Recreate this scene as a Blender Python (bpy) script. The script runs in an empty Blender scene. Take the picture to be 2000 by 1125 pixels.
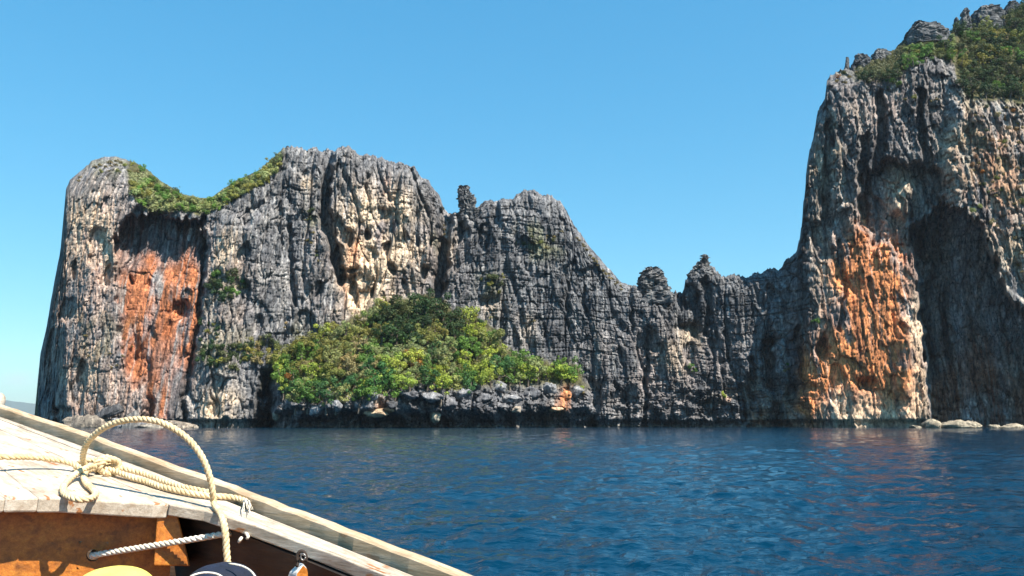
import bpy, math, random
import numpy as np
from mathutils import Vector, Matrix

random.seed(7)
rng = np.random.default_rng(11)
scene = bpy.context.scene
COL = scene.collection

# ------------------------------------------------------------------ camera, sky, sun, exposure
CAM_H = 1.55
FPX = 1600.0
HORIZON = 827.0
PITCH = math.atan((HORIZON - 562.5) / FPX)
cam_d = bpy.data.cameras.new('camera')
cam_d.sensor_width = 36.0
cam_d.lens = FPX / 2000.0 * 36.0
cam_d.clip_start = 0.05
cam_d.clip_end = 30000
cam = bpy.data.objects.new('camera', cam_d)
COL.objects.link(cam)
cam.location = (0, 0, CAM_H)
cam.rotation_euler = (math.pi / 2 + PITCH, 0, 0)
scene.camera = cam

SUN_AZ = math.radians(47)     # measured from straight behind the camera towards its right hand
SUN_EL = math.radians(51)
SUN_DIR = Vector((math.sin(SUN_AZ) * math.cos(SUN_EL), -math.cos(SUN_AZ) * math.cos(SUN_EL), math.sin(SUN_EL)))
world = bpy.data.worlds.new('World')
scene.world = world
world.use_nodes = True
wn = world.node_tree
for n in list(wn.nodes):
    wn.nodes.remove(n)
w_out = wn.nodes.new('ShaderNodeOutputWorld')
w_bg = wn.nodes.new('ShaderNodeBackground')
w_sky = wn.nodes.new('ShaderNodeTexSky')
w_sky.sky_type = 'NISHITA'
w_sky.sun_disc = False
w_sky.sun_elevation = SUN_EL
w_sky.sun_rotation = math.atan2(SUN_DIR.x, SUN_DIR.y)
w_sky.altitude = 0
w_sky.air_density = 1.0
w_sky.dust_density = 0.0
w_sky.ozone_density = 1.2
w_bg.inputs['Strength'].default_value = 0.14
w_hsv = wn.nodes.new('ShaderNodeHueSaturation')
w_hsv.inputs['Saturation'].default_value = 2.0
w_hsv.inputs['Hue'].default_value = 0.490
w_gam = wn.nodes.new('ShaderNodeGamma')
w_gam.inputs['Gamma'].default_value = 0.5
wn.links.new(w_sky.outputs[0], w_gam.inputs['Color'])
wn.links.new(w_gam.outputs[0], w_hsv.inputs['Color'])
w_tint = wn.nodes.new('ShaderNodeMix')
w_tint.data_type = 'RGBA'
w_tint.blend_type = 'MULTIPLY'
w_tint.inputs[0].default_value = 1.0
w_tint.inputs[7].default_value = (0.92, 1.37, 1.46, 1)
wn.links.new(w_hsv.outputs[0], w_tint.inputs[6])
w_tc = wn.nodes.new('ShaderNodeTexCoord')
w_dot = wn.nodes.new('ShaderNodeVectorMath'); w_dot.operation = 'DISTANCE'
w_map = wn.nodes.new('ShaderNodeMapping'); w_map.inputs['Scale'].default_value = (1, 1, 1.9)
w_cd = Vector((-0.600, 1.0, 0.054)).normalized()
w_dot.inputs[1].default_value = (w_cd.x, w_cd.y, w_cd.z * 1.9)
w_cn = wn.nodes.new('ShaderNodeTexNoise'); w_cn.inputs['Scale'].default_value = 60; w_cn.inputs['Detail'].default_value = 5
w_mr = wn.nodes.new('ShaderNodeMapRange'); w_mr.inputs[1].default_value = 0.022; w_mr.inputs[2].default_value = 0.004; w_mr.inputs[3].default_value = 0; w_mr.inputs[4].default_value = 0.55
w_mm = wn.nodes.new('ShaderNodeMath'); w_mm.operation = 'MULTIPLY'
w_cl = wn.nodes.new('ShaderNodeMix'); w_cl.data_type = 'RGBA'; w_cl.inputs[7].default_value = (3.2, 3.5, 3.8, 1)
wn.links.new(w_tc.outputs['Generated'], w_map.inputs['Vector']); wn.links.new(w_map.outputs[0], w_dot.inputs[0]); wn.links.new(w_map.outputs[0], w_cn.inputs['Vector'])
wn.links.new(w_dot.outputs['Value'], w_mr.inputs[0]); wn.links.new(w_mr.outputs[0], w_mm.inputs[0]); wn.links.new(w_cn.outputs['Fac'], w_mm.inputs[1])
wn.links.new(w_mm.outputs[0], w_cl.inputs[0]); wn.links.new(w_tint.outputs[2], w_cl.inputs[6]); wn.links.new(w_cl.outputs[2], w_bg.inputs['Color'])
wn.links.new(w_bg.outputs[0], w_out.inputs['Surface'])

sun_d = bpy.data.lights.new('sun', 'SUN')
sun_d.energy = 5.0
sun_d.angle = math.radians(0.5)
sun_d.color = (1.0, 0.93, 0.82)
sun = bpy.data.objects.new('sun', sun_d)
COL.objects.link(sun)
sun.rotation_euler = SUN_DIR.to_track_quat('Z', 'Y').to_euler()
sun.location = (60, -40, 100)

scene.view_settings.view_transform = 'Standard'
scene.view_settings.look = 'None'
scene.view_settings.gamma = 1.0
scene.view_settings.exposure = 1.08
scene.view_settings.use_curve_mapping = False
scene.render.engine = 'CYCLES'
scene.cycles.use_denoising = True
scene.cycles.max_bounces = 5
scene.cycles.diffuse_bounces = 3
scene.cycles.glossy_bounces = 3
scene.cycles.transmission_bounces = 2
scene.cycles.volume_bounces = 0
scene.cycles.caustics_reflective = False
scene.cycles.caustics_refractive = False

# ------------------------------------------------------------------ helpers
CP, SP = math.cos(PITCH), math.sin(PITCH)

def at(px, py, Y):
    """world point that lies Y metres ahead, seen at picture point (px, py) (2000 x 1125)"""
    dx = (np.asarray(px, float) - 1000.0) / FPX
    dy = (562.5 - np.asarray(py, float)) / FPX
    vx, vy, vz = dx, CP - dy * SP, SP + dy * CP
    k = Y / vy
    return np.stack(np.broadcast_arrays(vx * k, vy * k, vz * k + CAM_H), -1)

def ray(px, py):
    dx = (px - 1000.0) / FPX
    dy = (562.5 - py) / FPX
    return np.array([dx, CP - dy * SP, SP + dy * CP])

EYE = np.array([0, 0, CAM_H])

def hit(px, py, p0, n):
    r = ray(px, py)
    return EYE + r * (np.dot(p0 - EYE, n) / np.dot(r, n))

def project(P):
    d = np.asarray(P, float) - EYE
    zc = d[..., 1] * CP + d[..., 2] * SP
    yc = -d[..., 1] * SP + d[..., 2] * CP
    return 1000 + FPX * d[..., 0] / zc, 562.5 - FPX * yc / zc

def tag(o, label=None, cat=None, group=None, kind=None):
    if label: o['label'] = label
    if cat: o['category'] = cat
    if group: o['group'] = group
    if kind: o['kind'] = kind
    return o

def mesh_np(name, V, F, mat=None, parent=None, smooth=False, colors=None, link=True):
    V = np.asarray(V, np.float32).reshape(-1, 3)
    F = np.asarray(F, np.int32)
    me = bpy.data.meshes.new(name)
    k = F.shape[1]
    me.vertices.add(len(V))
    me.vertices.foreach_set('co', V.ravel())
    me.loops.add(F.size)
    me.loops.foreach_set('vertex_index', F.ravel())
    me.polygons.add(len(F))
    me.polygons.foreach_set('loop_start', np.arange(0, F.size, k, dtype=np.int32))
    me.polygons.foreach_set('loop_total', np.full(len(F), k, np.int32))
    if smooth:
        me.polygons.foreach_set('use_smooth', np.ones(len(F), bool))
    me.update(calc_edges=True)
    me.validate()
    if colors is not None:
        at_ = me.color_attributes.new('rock_colour', 'FLOAT_COLOR', 'POINT')
        c4 = np.ones((len(V), 4), np.float32)
        c4[:, :3] = colors
        at_.data.foreach_set('color', c4.ravel())
    if mat: me.materials.append(mat)
    if not link: return me
    o = bpy.data.objects.new(name, me)
    COL.objects.link(o)
    if parent: o.parent = parent
    return o

def mesh_py(name, V, F, mat=None, parent=None, smooth=False):
    me = bpy.data.meshes.new(name)
    me.from_pydata([tuple(v) for v in V], [], F)
    me.update()
    if smooth:
        for p in me.polygons: p.use_smooth = True
    if mat: me.materials.append(mat)
    o = bpy.data.objects.new(name, me)
    COL.objects.link(o)
    if parent: o.parent = parent
    return o

def empty(name, loc=(0, 0, 0)):
    o = bpy.data.objects.new(name, None)
    o.empty_display_size = 0.2
    o.location = loc
    COL.objects.link(o)
    return o

# ---- noise
def _h(ix, iy, iz, s):
    h = (ix.astype(np.uint32) * np.uint32(374761393) + iy.astype(np.uint32) * np.uint32(668265263)
         + iz.astype(np.uint32) * np.uint32(2147483647) + np.uint32(s * 974634777 % 4294967296))
    h = (h ^ (h >> np.uint32(13))) * np.uint32(1274126177)
    h = (h ^ (h >> np.uint32(15))) * np.uint32(2246822519)
    return h ^ (h >> np.uint32(16))

def gn(x, z, seed=1, y=None):
    """gradient noise, 2-D or 3-D, roughly -1..1"""
    x = np.asarray(x, np.float32); z = np.asarray(z, np.float32)
    x, z = np.broadcast_arrays(x, z)
    fx = np.floor(x); fz = np.floor(z)
    tx = x - fx; tz = z - fz
    ix = fx.astype(np.int64).astype(np.int32); iz = fz.astype(np.int64).astype(np.int32)
    sx = tx * tx * tx * (tx * (tx * 6 - 15) + 10); sz = tz * tz * tz * (tz * (tz * 6 - 15) + 10)
    if y is None:
        zero = np.zeros_like(ix)
        def c(ax, az):
            h = _h(ix + ax, zero, iz + az, seed)
            a = (h & np.uint32(65535)).astype(np.float32) * np.float32(2 * math.pi / 65536)
            return np.cos(a) * (tx - ax) + np.sin(a) * (tz - az)
        a = c(0, 0); b = c(1, 0); d = c(0, 1); e = c(1, 1)
        return ((a + (b - a) * sx) * (1 - sz) + (d + (e - d) * sx) * sz) * 1.5
    y = np.broadcast_to(np.asarray(y, np.float32), x.shape)
    fy = np.floor(y); ty = y - fy; iy = fy.astype(np.int64).astype(np.int32)
    sy = ty * ty * ty * (ty * (ty * 6 - 15) + 10)
    def c(ax, ay, az):
        h = _h(ix + ax, iy + ay, iz + az, seed)
        gx = (h & np.uint32(255)).astype(np.float32) / 127.5 - 1
        gy = ((h >> np.uint32(8)) & np.uint32(255)).astype(np.float32) / 127.5 - 1
        gz = ((h >> np.uint32(16)) & np.uint32(255)).astype(np.float32) / 127.5 - 1
        return gx * (tx - ax) + gy * (ty - ay) + gz * (tz - az)
    r = []
    for ay in (0, 1):
        a = c(0, ay, 0); b = c(1, ay, 0); d = c(0, ay, 1); e = c(1, ay, 1)
        r.append((a + (b - a) * sx) * (1 - sz) + (d + (e - d) * sx) * sz)
    return (r[0] + (r[1] - r[0]) * sy) * 1.25

def fbm(x, z, seed=1, oct=4, y=None, gain=0.5):
    t = 0; a = 1.0; f = 1.0
    for i in range(oct):
        t = t + a * gn(x * f, z * f, seed + 17 * i, None if y is None else y * f)
        a *= gain; f *= 2.03
    return t

def ss(a, b, x):
    t = np.clip((x - a) / (b - a), 0, 1)
    return t * t * (3 - 2 * t)

def worley(x, z, seed):
    """per-cell random value and distance to the nearest cell border"""
    x = np.asarray(x, np.float32); z = np.asarray(z, np.float32)
    ix = np.floor(x).astype(np.int32); iz = np.floor(z).astype(np.int32); zero = np.zeros_like(ix)
    f1 = np.full(x.shape, 9, np.float32); f2 = f1.copy(); val = np.zeros_like(x)
    for a in (-1, 0, 1):
        for b in (-1, 0, 1):
            h = _h(ix + a, zero, iz + b, seed)
            cx = ix + a + (h & np.uint32(1023)).astype(np.float32) / 1023; cz = iz + b + ((h >> np.uint32(10)) & np.uint32(1023)).astype(np.float32) / 1023
            d = np.maximum(np.abs(cx - x), np.abs(cz - z)) * .65 + np.hypot(cx - x, cz - z) * .35
            cl = d < f1
            f2 = np.where(cl, f1, np.minimum(f2, d)); val = np.where(cl, (h >> np.uint32(20)).astype(np.float32) / 4095, val); f1 = np.where(cl, d, f1)
    return val * 2 - 1, f2 - f1

def poly_sd(px, py, poly):
    """signed distance to a polygon in picture units, negative inside"""
    d2 = np.full(px.shape, 1e12); inside = np.zeros(px.shape, bool)
    n = len(poly)
    for i in range(n):
        x0, y0 = poly[i]; x1, y1 = poly[(i + 1) % n]
        ex, ey = x1 - x0, y1 - y0
        t = np.clip(((px - x0) * ex + (py - y0) * ey) / (ex * ex + ey * ey + 1e-9), 0, 1)
        d2 = np.minimum(d2, (px - x0 - t * ex) ** 2 + (py - y0 - t * ey) ** 2)
        c = ((y0 > py) != (y1 > py))
        xx = x0 + (py - y0) * ex / (ey if ey else 1e-9)
        inside ^= c & (px < xx)
    d = np.sqrt(d2)
    return np.where(inside, -d, d)

def line_d(px, py, pts):
    d2 = np.full(px.shape, 1e12)
    for (x0, y0), (x1, y1) in zip(pts[:-1], pts[1:]):
        ex, ey = x1 - x0, y1 - y0
        t = np.clip(((px - x0) * ex + (py - y0) * ey) / (ex * ex + ey * ey + 1e-9), 0, 1)
        d2 = np.minimum(d2, (px - x0 - t * ex) ** 2 + (py - y0 - t * ey) ** 2)
    return np.sqrt(d2)

# ---- material node helper
class NT:
    def __init__(self, name):
        self.m = bpy.data.materials.new(name); self.m.use_nodes = True
        self.t = self.m.node_tree
        for n in list(self.t.nodes): self.t.nodes.remove(n)
        self.out = self.t.nodes.new('ShaderNodeOutputMaterial')
        self.b = self.t.nodes.new('ShaderNodeBsdfPrincipled')
        self.t.links.new(self.b.outputs[0], self.out.inputs['Surface'])
    def n(self, typ, **kw):
        x = self.t.nodes.new('ShaderNode' + typ)
        for k, v in kw.items():
            if k in x.inputs: x.inputs[k].default_value = v
            else: setattr(x, k, v)
        return x
    def l(self, a, b): self.t.links.new(a, b)
    def noise(self, vec, scale, detail=4, rough=0.55, vscale=None):
        if vscale is not None:
            mp = self.n('Mapping'); mp.inputs['Scale'].default_value = vscale
            self.l(vec, mp.inputs['Vector']); vec = mp.outputs[0]
        x = self.n('TexNoise'); x.inputs['Scale'].default_value = scale
        x.inputs['Detail'].default_value = detail; x.inputs['Roughness'].default_value = rough
        self.l(vec, x.inputs['Vector']); return x.outputs['Fac']
    def ramp(self, fac, stops):
        r = self.n('ValToRGB'); e = r.color_ramp.elements
        while len(e) > 1: e.remove(e[-1])
        e[0].position = stops[0][0]; e[0].color = (*stops[0][1], 1)
        for p, c in stops[1:]:
            k = e.new(p); k.color = (*c, 1)
        self.l(fac, r.inputs['Fac']); return r.outputs['Color']
    def mix(self, a, b, fac, mode='MIX'):
        m = self.n('Mix'); m.data_type = 'RGBA'; m.blend_type = mode
        for s, v in ((m.inputs[0], fac), (m.inputs[6], a), (m.inputs[7], b)):
            if hasattr(v, 'links') or hasattr(v, 'is_linked'): self.l(v, s)
            elif isinstance(v, (int, float)): s.default_value = v
            else: s.default_value = (*v, 1)
        return m.outputs[2]
    def math(self, op, a, b=None):
        m = self.n('Math'); m.operation = op
        for i, v in enumerate((a, b)):
            if v is None: continue
            if isinstance(v, (int, float)): m.inputs[i].default_value = v
            else: self.l(v, m.inputs[i])
        return m.outputs[0]
    def bump(self, h, strength, dist):
        b = self.n('Bump'); b.inputs['Strength'].default_value = strength; b.inputs['Distance'].default_value = dist
        self.l(h, b.inputs['Height']); self.l(b.outputs[0], self.b.inputs['Normal']); return b

def rock_mat():
    m = NT('karst_rock')
    geo = m.n('NewGeometry').outputs['Position']
    a = m.n('Attribute'); a.attribute_name = 'rock_colour'
    n1 = m.noise(geo, 1.0, 6, 0.7, (1.0, .8, 0.22))
    n2 = m.noise(geo, 1.0, 5, 0.65, (0.75, .6, 0.7))
    n3 = m.noise(geo, 1.0, 4, 0.7, (0.3, .6, 1.6))
    f = m.math('ADD', m.math('MULTIPLY', n1, 1.3), m.math('ADD', m.math('MULTIPLY', n2, 0.6), m.math('MULTIPLY', n3, 0.2)))
    col = m.mix(a.outputs['Color'], m.ramp(m.math('MULTIPLY', f, 0.476), [(0.36, (0.22, 0.23, 0.26)), (0.46, (0.72, 0.72, 0.73)), (0.53, (1.1, 1.1, 1.09)), (0.64, (2.1, 2.02, 1.9))]), 1.0, 'MULTIPLY')
    m.l(col, m.b.inputs['Base Color'])
    m.b.inputs['Roughness'].default_value = 0.92
    m.b.inputs['Specular IOR Level'].default_value = 0.14
    m.bump(f, 1.0, 0.6)
    return m.m
ROCK = rock_mat()

def leaf_mat():
    m = NT('leaf')
    oi = m.n('ObjectInfo')
    geo = m.n('NewGeometry')
    n1 = m.noise(geo.outputs['Position'], 0.6, 3, 0.6)
    rr = m.ramp(n1, [(0.35, (0.85, 0.87, 0.85)), (0.5, (1, 1, 1)), (0.65, (1.18, 1.12, 1.0))])
    col = m.mix(oi.outputs['Color'], rr, 1.0, 'MULTIPLY')
    m.l(col, m.b.inputs['Base Color'])
    m.b.inputs['Roughness'].default_value = 0.6
    m.b.inputs['Specular IOR Level'].default_value = 0.25
    tr = m.n('BsdfTranslucent'); m.l(col, tr.inputs['Color'])
    mx = m.n('MixShader'); mx.inputs[0].default_value = 0.3
    m.l(m.b.outputs[0], mx.inputs[1]); m.l(tr.outputs[0], mx.inputs[2])
    m.l(mx.outputs[0], m.out.inputs['Surface'])
    return m.m
LEAF = leaf_mat()

def bark_mat():
    m = NT('bark')
    geo = m.n('TexCoord').outputs['Object']
    n1 = m.noise(geo, 6, 5, 0.6, (1, 1, 0.2))
    m.l(m.ramp(n1, [(0.3, (0.06, 0.045, 0.035)), (0.7, (0.20, 0.16, 0.12))]), m.b.inputs['Base Color'])
    m.b.inputs['Roughness'].default_value = 0.9
    m.bump(n1, 0.6, 0.05)
    return m.m
BARK = bark_mat()

# ------------------------------------------------------------------ cliffs
SIL = [(74,842),(75,800),(74,740),(79,690),(91,640),(99,590),(107,545),(116,500),(123,450),(127,400),(129,370),(137,350),(149,340),(165,328),
(185,312),(205,306),(228,305),(245,312),(262,318),(275,322),(290,335),(305,345),(318,356),(335,366),(355,378),(380,385),(412,387),(425,376),
(445,363),(465,350),(490,340),(510,330),(528,312),(540,301),(552,292),(570,287),(588,289),(598,297),(605,291),(618,289),(628,297),(640,293),
(655,294),(662,288),(680,287),(692,294),(702,303),(715,300),(735,306),(755,312),(775,317),(795,322),(810,330),(822,346),(835,352),(845,365),
(855,378),(862,393),(866,405),(875,415),(885,418),(898,416),(915,410),(930,407),(940,397),(955,393),(975,394),(985,390),(1000,388),(1012,378),
(1028,371),(1045,372),(1060,380),(1078,383),(1090,392),(1102,402),(1112,420),(1125,445),(1140,465),(1155,485),(1170,502),(1185,520),(1198,533),
(1207,545),(1215,553),(1232,557),(1245,560),(1275,566),(1300,577),(1310,580),(1325,574),(1333,570),(1340,551),(1347,533),(1358,521),(1372,519),(1388,522),
(1400,530),(1408,540),(1420,541),(1430,538),(1440,540),(1450,538),(1462,540),(1480,534),(1500,526),(1512,522),(1520,527),
(1530,515),(1545,500),(1555,490),(1562,470),(1566,440),(1569,400),(1573,370),(1574,340),(1580,300),(1588,270),(1594,235),(1600,212),(1611,190),
(1615,160),(1622,148),(1640,138),(1655,132),(1670,128),(1690,124),(1710,113),(1730,105),(1748,98),(1754,86),(1768,76),(1800,73),(1838,68),
(1850,67),(1864,60),(1880,54),(1905,50),(1940,44),(1965,28),(1980,14),(2000,6),(2060,-24),(2150,-60),(2300,-90),(2500,-120)]
SIL = np.array(SIL, float)
WATER_PY = 837.0
# columns by arc length along the skyline, so that steep edges stay smooth
seg = np.hypot(np.diff(SIL[:, 0]), 0.30 * np.diff(SIL[:, 1]))
cum = np.concatenate([[0], np.cumsum(seg)])
wgt = np.where(SIL[:, 0] > 2010, 0.25, 1.0)
NC = 1560
arc_in = cum[np.argmin(abs(SIL[:, 0] - 2060))]
sarc = np.concatenate([np.linspace(0, arc_in, NC - 110), np.linspace(arc_in, cum[-1], 111)[1:]])
cpx = np.interp(sarc, cum, SIL[:, 0]); cpy = np.interp(sarc, cum, SIL[:, 1])
# uneven skyline: crags and notches
jag = 3.2 * gn(sarc * 0.055, sarc * 0 + 3.3, 5) + 2.4 * gn(sarc * 0.14, sarc * 0 + 9.1, 6) + 2.0 * gn(sarc * 0.33, sarc * 0 + 1.1, 7)
jag = np.where(jag < 0, jag * 1.2, jag * 0.7)
jw = np.interp(cpx, [70, 76, 130, 300, 320, 430, 545, 560, 870, 1130, 1160, 1215, 1320, 1560, 2000, 2200], [0, .3, .7, .7, .35, .35, .5, 1.3, 1.3, 1.3, .4, .6, 1.9, 1.7, .9, .5])
cpy = cpy + jag * jw
NR = 320
v = np.linspace(0, 1, NR)
v = v ** 0.96
PX = np.broadcast_to(cpx[None, :], (NR, NC)).copy()
TOPY = cpy[None, :]
PY = WATER_PY + 3 + (TOPY - WATER_PY - 3) * v[:, None]
# warped picture coordinates give hand-placed features ragged edges
wx = PX + 7 * gn(PX * 0.03, PY * 0.03, 31) + 4 * gn(PX * 0.09, PY * 0.07, 32)
wy = PY + 9 * gn(PX * 0.03, PY * 0.03, 33) + 5 * gn(PX * 0.12, PY * 0.05, 34)

M = np.interp(PX, [60, 90, 130, 180, 250, 400, 520, 640, 800, 870, 1000, 1200, 1330, 1450, 1540, 1580, 1640, 1750, 1850, 2000, 2200, 2500],
              [345, 322, 306, 300, 297, 297, 300, 306, 316, 326, 326, 334, 337, 334, 326, 312, 305, 300, 296, 292, 292, 300]).astype(float)
HEIGHT_T = PY - TOPY                        # picture units below the skyline
M += 9 * np.exp(-np.maximum(HEIGHT_T, 0) / 14.0) * np.where(PX < 320, 1.5, 0.8)
# batter: the face leans back a little with height
M += (WATER_PY - PY) * 0.022

# hump of land in front of the massif
HUMP = [(505,760),(520,715),(545,690),(600,655),(650,636),(715,618),(735,592),(765,588),(800,584),(835,575),(870,588),(892,615),(935,618),(965,645),(1000,690),(1060,702),(1115,706),(1140,732),(1160,770),(1165,842),(505,842)]
hsd = poly_sd(wx, wy, HUMP)
hum_in = np.clip(-hsd, 0, 400)
hx = np.interp(PX, [500, 560, 650, 800, 900, 1000, 1080, 1140, 1170], [0, .75, 1, 1, 1, .85, .7, .45, 0])
drop = np.clip((PY - np.interp(PX, [500, 545, 600, 715, 760, 835, 890, 960, 1000, 1110, 1165], [730, 690, 655, 618, 590, 576, 612, 640, 690, 706, 770])) / 175.0, 0, 1.3)
hump_fwd = 34 * hx * np.minimum(drop, 1.0)
M -= hump_fwd * (hum_in > 0)
HUMPM = ss(6, -6, hsd)
# rock toe of the hump is undercut
und = HUMPM * ss(795, 818, PY + 10 * gn(PX * .02, PX * 0, 71)) 
M += und * 13
# left flank of the hump: shaded cleft
M += 10 * np.exp(-((wx - 522) / 12.0) ** 2) * ss(715, 740, PY)

def recess(mask, depth): 
    global M
    M = M + mask * depth

# headland alcove (rust walls) with a jagged upper lip and a sharp buttress beside it
ALC = [(222,470),(240,432),(270,420),(300,417),(340,424),(396,424),(404,470),(398,560),(386,640),(370,730),(352,800),(318,812),(292,812),(250,740),(232,650),(228,560)]
alc = poly_sd(wx + 5 * gn(PX * .16, PY * .02, 41), wy + 14 * gn(PX * .11, PY * .01, 42), ALC)
recess(ss(3, -5, alc) * np.interp(PY, [400, 440, 560, 800], [11, 11, 6.0, 2.0]), 1.0)
recess(ss(70, 5, abs(wx - np.interp(PY, [420, 480, 620, 800], [470, 470, 455, 440]))) * ss(405, 430, PY) , -3.2)
recess(np.exp(-((wx - np.interp(PY, [470, 560, 650, 740, 800], [402, 396, 384, 366, 358])) / 5.5) ** 2) * ss(450, 490, PY), 6.5)
ALC2 = [(170,470),(185,440),(210,450),(222,520),(212,560),(195,545),(180,520)]
recess(ss(3, -4, poly_sd(wx, wy, ALC2)), 3.0)
for cx_, cy_, rx_, ry_, d_ in [(352,606,17,20,6),(256,547,7,8,4),(322,500,34,40,3),(255,470,20,40,3.5),(265,690,11,55,3),(285,735,9,28,3),(122,810,16,14,7),(100,720,6,70,2.5),(82,740,5,90,2.5),(290,800,12,26,4),
        (418,800,12,14,4),(640,350,0.1,0.1,0),(712,560,16,40,5.5),(722,500,14,16,4),(680,525,16,7,5),(670,545,15,6,4),(770,455,22,40,3.5),(800,470,14,30,4),(812,430,10,26,3.5),(750,420,22,14,3),(690,560,8,50,4),
        (1608,678,14,22,8),(1640,440,20,30,5),(1350,645,30,14,5),(1250,690,10,40,3),(1500,700,16,60,7),(1545,770,12,40,4),(1690,750,14,16,5),(1765,640,10,8,3),(1470,760,20,30,4),(1380,800,26,18,4),
        (905,470,9,60,5),(1008,470,8,40,3),(955,585,22,12,3.5),(915,700,6,50,2.5)]:
    m_ = np.exp(-(((wx - cx_) / rx_) ** 2 + ((wy - cy_) / ry_) ** 2) ** 2)
    recess(m_, d_)
# clefts (x, y of the centre line; half width; depth)
for pts, hw, dep in [([(637,285),(640,340),(634,390),(640,440),(655,500),(668,545)],13,13),([(690,540),(697,600)],6,4),([(566,440),(568,520),(575,600)],4.5,4),
        ([(545,400),(552,480)],4,2.5),([(870,415),(868,470),(858,560),(850,600)],13,9),([(900,415),(897,440),(885,520)],9,6),([(1380,550),(1386,610),(1384,650)],7,5),
        ([(1268,640),(1262,740),(1258,830)],6,5),([(1232,560),(1236,640)],4,3),([(1108,560),(1110,640)],5,3),([(1142,560),(1146,620)],4,3),([(1010,600),(1018,660)],4,2.5),
        ([(1090,380),(1100,440)],4,2.5),([(1330,570),(1326,640)],4,2.5),([(1500,670),(1512,760),(1520,830)],12,8),([(1560,640),(1570,740)],6,5),([(1720,180),(1724,260),(1716,330)],10,7),
        ([(1800,180),(1796,240),(1820,330)],9,6),([(1895,180),(1896,260)],5,3),([(1620,250),(1612,420)],9,5),([(1688,270),(1684,420)],11,6),([(1640,470),(1650,560),(1640,640)],6,3.5),
        ([(530,730),(528,830)],8,5),([(1465,700),(1470,800)],6,4),([(1415,620),(1420,700)],6,3)]:
    d_ = line_d(wx, wy, pts)
    recess(ss(hw * 1.25, hw * 0.55, d_), dep)
# upper alcove of the tower and the great shaded recess under its overhanging block
UP = [(1690,340),(1730,318),(1790,318),(1836,330),(1846,405),(1842,500),(1800,520),(1752,488),(1700,470),(1672,440),(1676,380)]
recess(ss(6, -8, poly_sd(wx + 6 * gn(PX * .12, PY * .03, 48), wy + 12 * gn(PX * .13, PY * .015, 49), UP)), 10)
recess(np.exp(-((wx - 1762) / 30.0) ** 2 - ((wy - 385) / 48.0) ** 2) * (.75 + .6 * gn(PX * .035, PY * .03, 50)), -8.5)
BIG = [(1786,500),(1770,470),(1800,430),(1838,396),(1892,418),(1915,440),(1932,475),(1948,520),(1962,562),(1982,588),(2004,612),(2080,650),(2500,690),(2500,850),(1818,850),(1812,780),(1802,690),(1796,590)]
big = poly_sd(wx + 7 * gn(PX * .12, PY * .03, 45), wy + 12 * gn(PX * .13, PY * .015, 46) + 8 * gn(PX * .3, PY * .02, 47), BIG)
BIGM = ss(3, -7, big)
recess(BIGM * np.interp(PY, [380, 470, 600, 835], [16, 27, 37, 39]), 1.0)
recess(ss(-6, 30, wx - np.interp(PY, [160, 300, 404], [1850, 1842, 1846])) * ss(150, 230, PY) * (1 - BIGM), -7.0)
# spur below the big orange face
recess(ss(40, 0, abs(wx - 1775)) * ss(560, 700, PY) * (1 - BIGM), -4.5)

# vegetated slopes that lean back above their lip
def lean(lip_x, lip_y, rate, x0, x1, soft=12):
    global M
    lp = np.interp(wx, lip_x, lip_y) + 5 * gn(PX * .05, PY * .02, 74) + 4 * gn(PX * .14, PY * .04, 75)
    M = M + np.clip(lp - PY, 0, None) * rate * ss(x0 - soft, x0 + soft, PX) * ss(x1 + soft, x1 - soft, PX)
lean([240, 250, 275, 300, 340, 395, 440, 480, 545, 560], [340, 372, 404, 420, 414, 420, 400, 372, 330, 292], 0.24, 245, 560)
lean([100, 180, 250], [370, 385, 380], 0.10, 120, 250)
lean([1600, 1640, 1700, 1760, 1800, 1830, 1870, 1890, 1950, 2000, 2500], [180, 176, 166, 150, 130, 128, 160, 186, 196, 202, 260], 0.20, 1612, 2600)
lean([1120, 1150, 1180, 1215], [450, 492, 530, 560], 0.22, 1118, 1216, 6)

P0 = at(PX, PY, M)
X, Z = P0[..., 0], P0[..., 2]
# ---- relief, in metres on the rock itself
soft = np.zeros_like(M)                      # where soil and plants cover the stone
soft = np.maximum(soft, HUMPM * ss(768, 745, PY + 14 * gn(PX * .025, PX * 0, 72)))
lipS = 5 * gn(PX * .05, PY * .02, 74) + 4 * gn(PX * .14, PY * .04, 75) + np.interp(PX, [240, 250, 275, 300, 340, 395, 440, 480, 545, 560], [340, 372, 404, 420, 414, 420, 400, 372, 330, 292])
SADDLE = ss(3, -5, PY - lipS) * ss(243, 256, PX) * ss(566, 545, PX)
soft = np.maximum(soft, SADDLE)
lipT = np.interp(PX, [1600, 1680, 1740, 1780, 1810, 1835, 1862, 1880, 1900, 2000, 2500], [120, 160, 150, 128, 104, 112, 130, 180, 194, 204, 260])
HTOP = ss(5, -8, PY - lipT + 10 * gn(PX * .05, PY * .05, 44)) * ss(1640, 1700, PX)
soft = np.maximum(soft, HTOP)
hard = 1 - 0.8 * soft
bedw = np.interp(PX, [60, 420, 640, 860, 900, 1100, 1560, 1620, 2100], [.12, .15, .3, .45, .55, .5, .45, .35, .3])
crag = np.interp(PX, [60, 240, 420, 640, 900, 1560, 2100], [.75, .8, .8, 1.1, .9, 1.1, 1.3])
TOE = HUMPM * ss(742, 772, PY)
Xw = X + 3.6 * gn(X * .025, Z * .03, 1) 
Xw2 = X + 0.9 * gn(X * .08, Z * .035, 2) + 0.35 * gn(X * .4, Z * .3, 3)
Zw = Z + 1.8 * gn(X * .03, Z * .05, 4) + 0.5 * gn(X * .2, Z * .2, 8) + 0.04 * X
mid = np.interp(PX, [60, 400, 420, 640, 700, 860, 900, 1560, 1620, 1830, 1900, 2100], [.38, .42, .5, .7, .9, .9, .6, .6, .38, .40, .36, .36])
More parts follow.
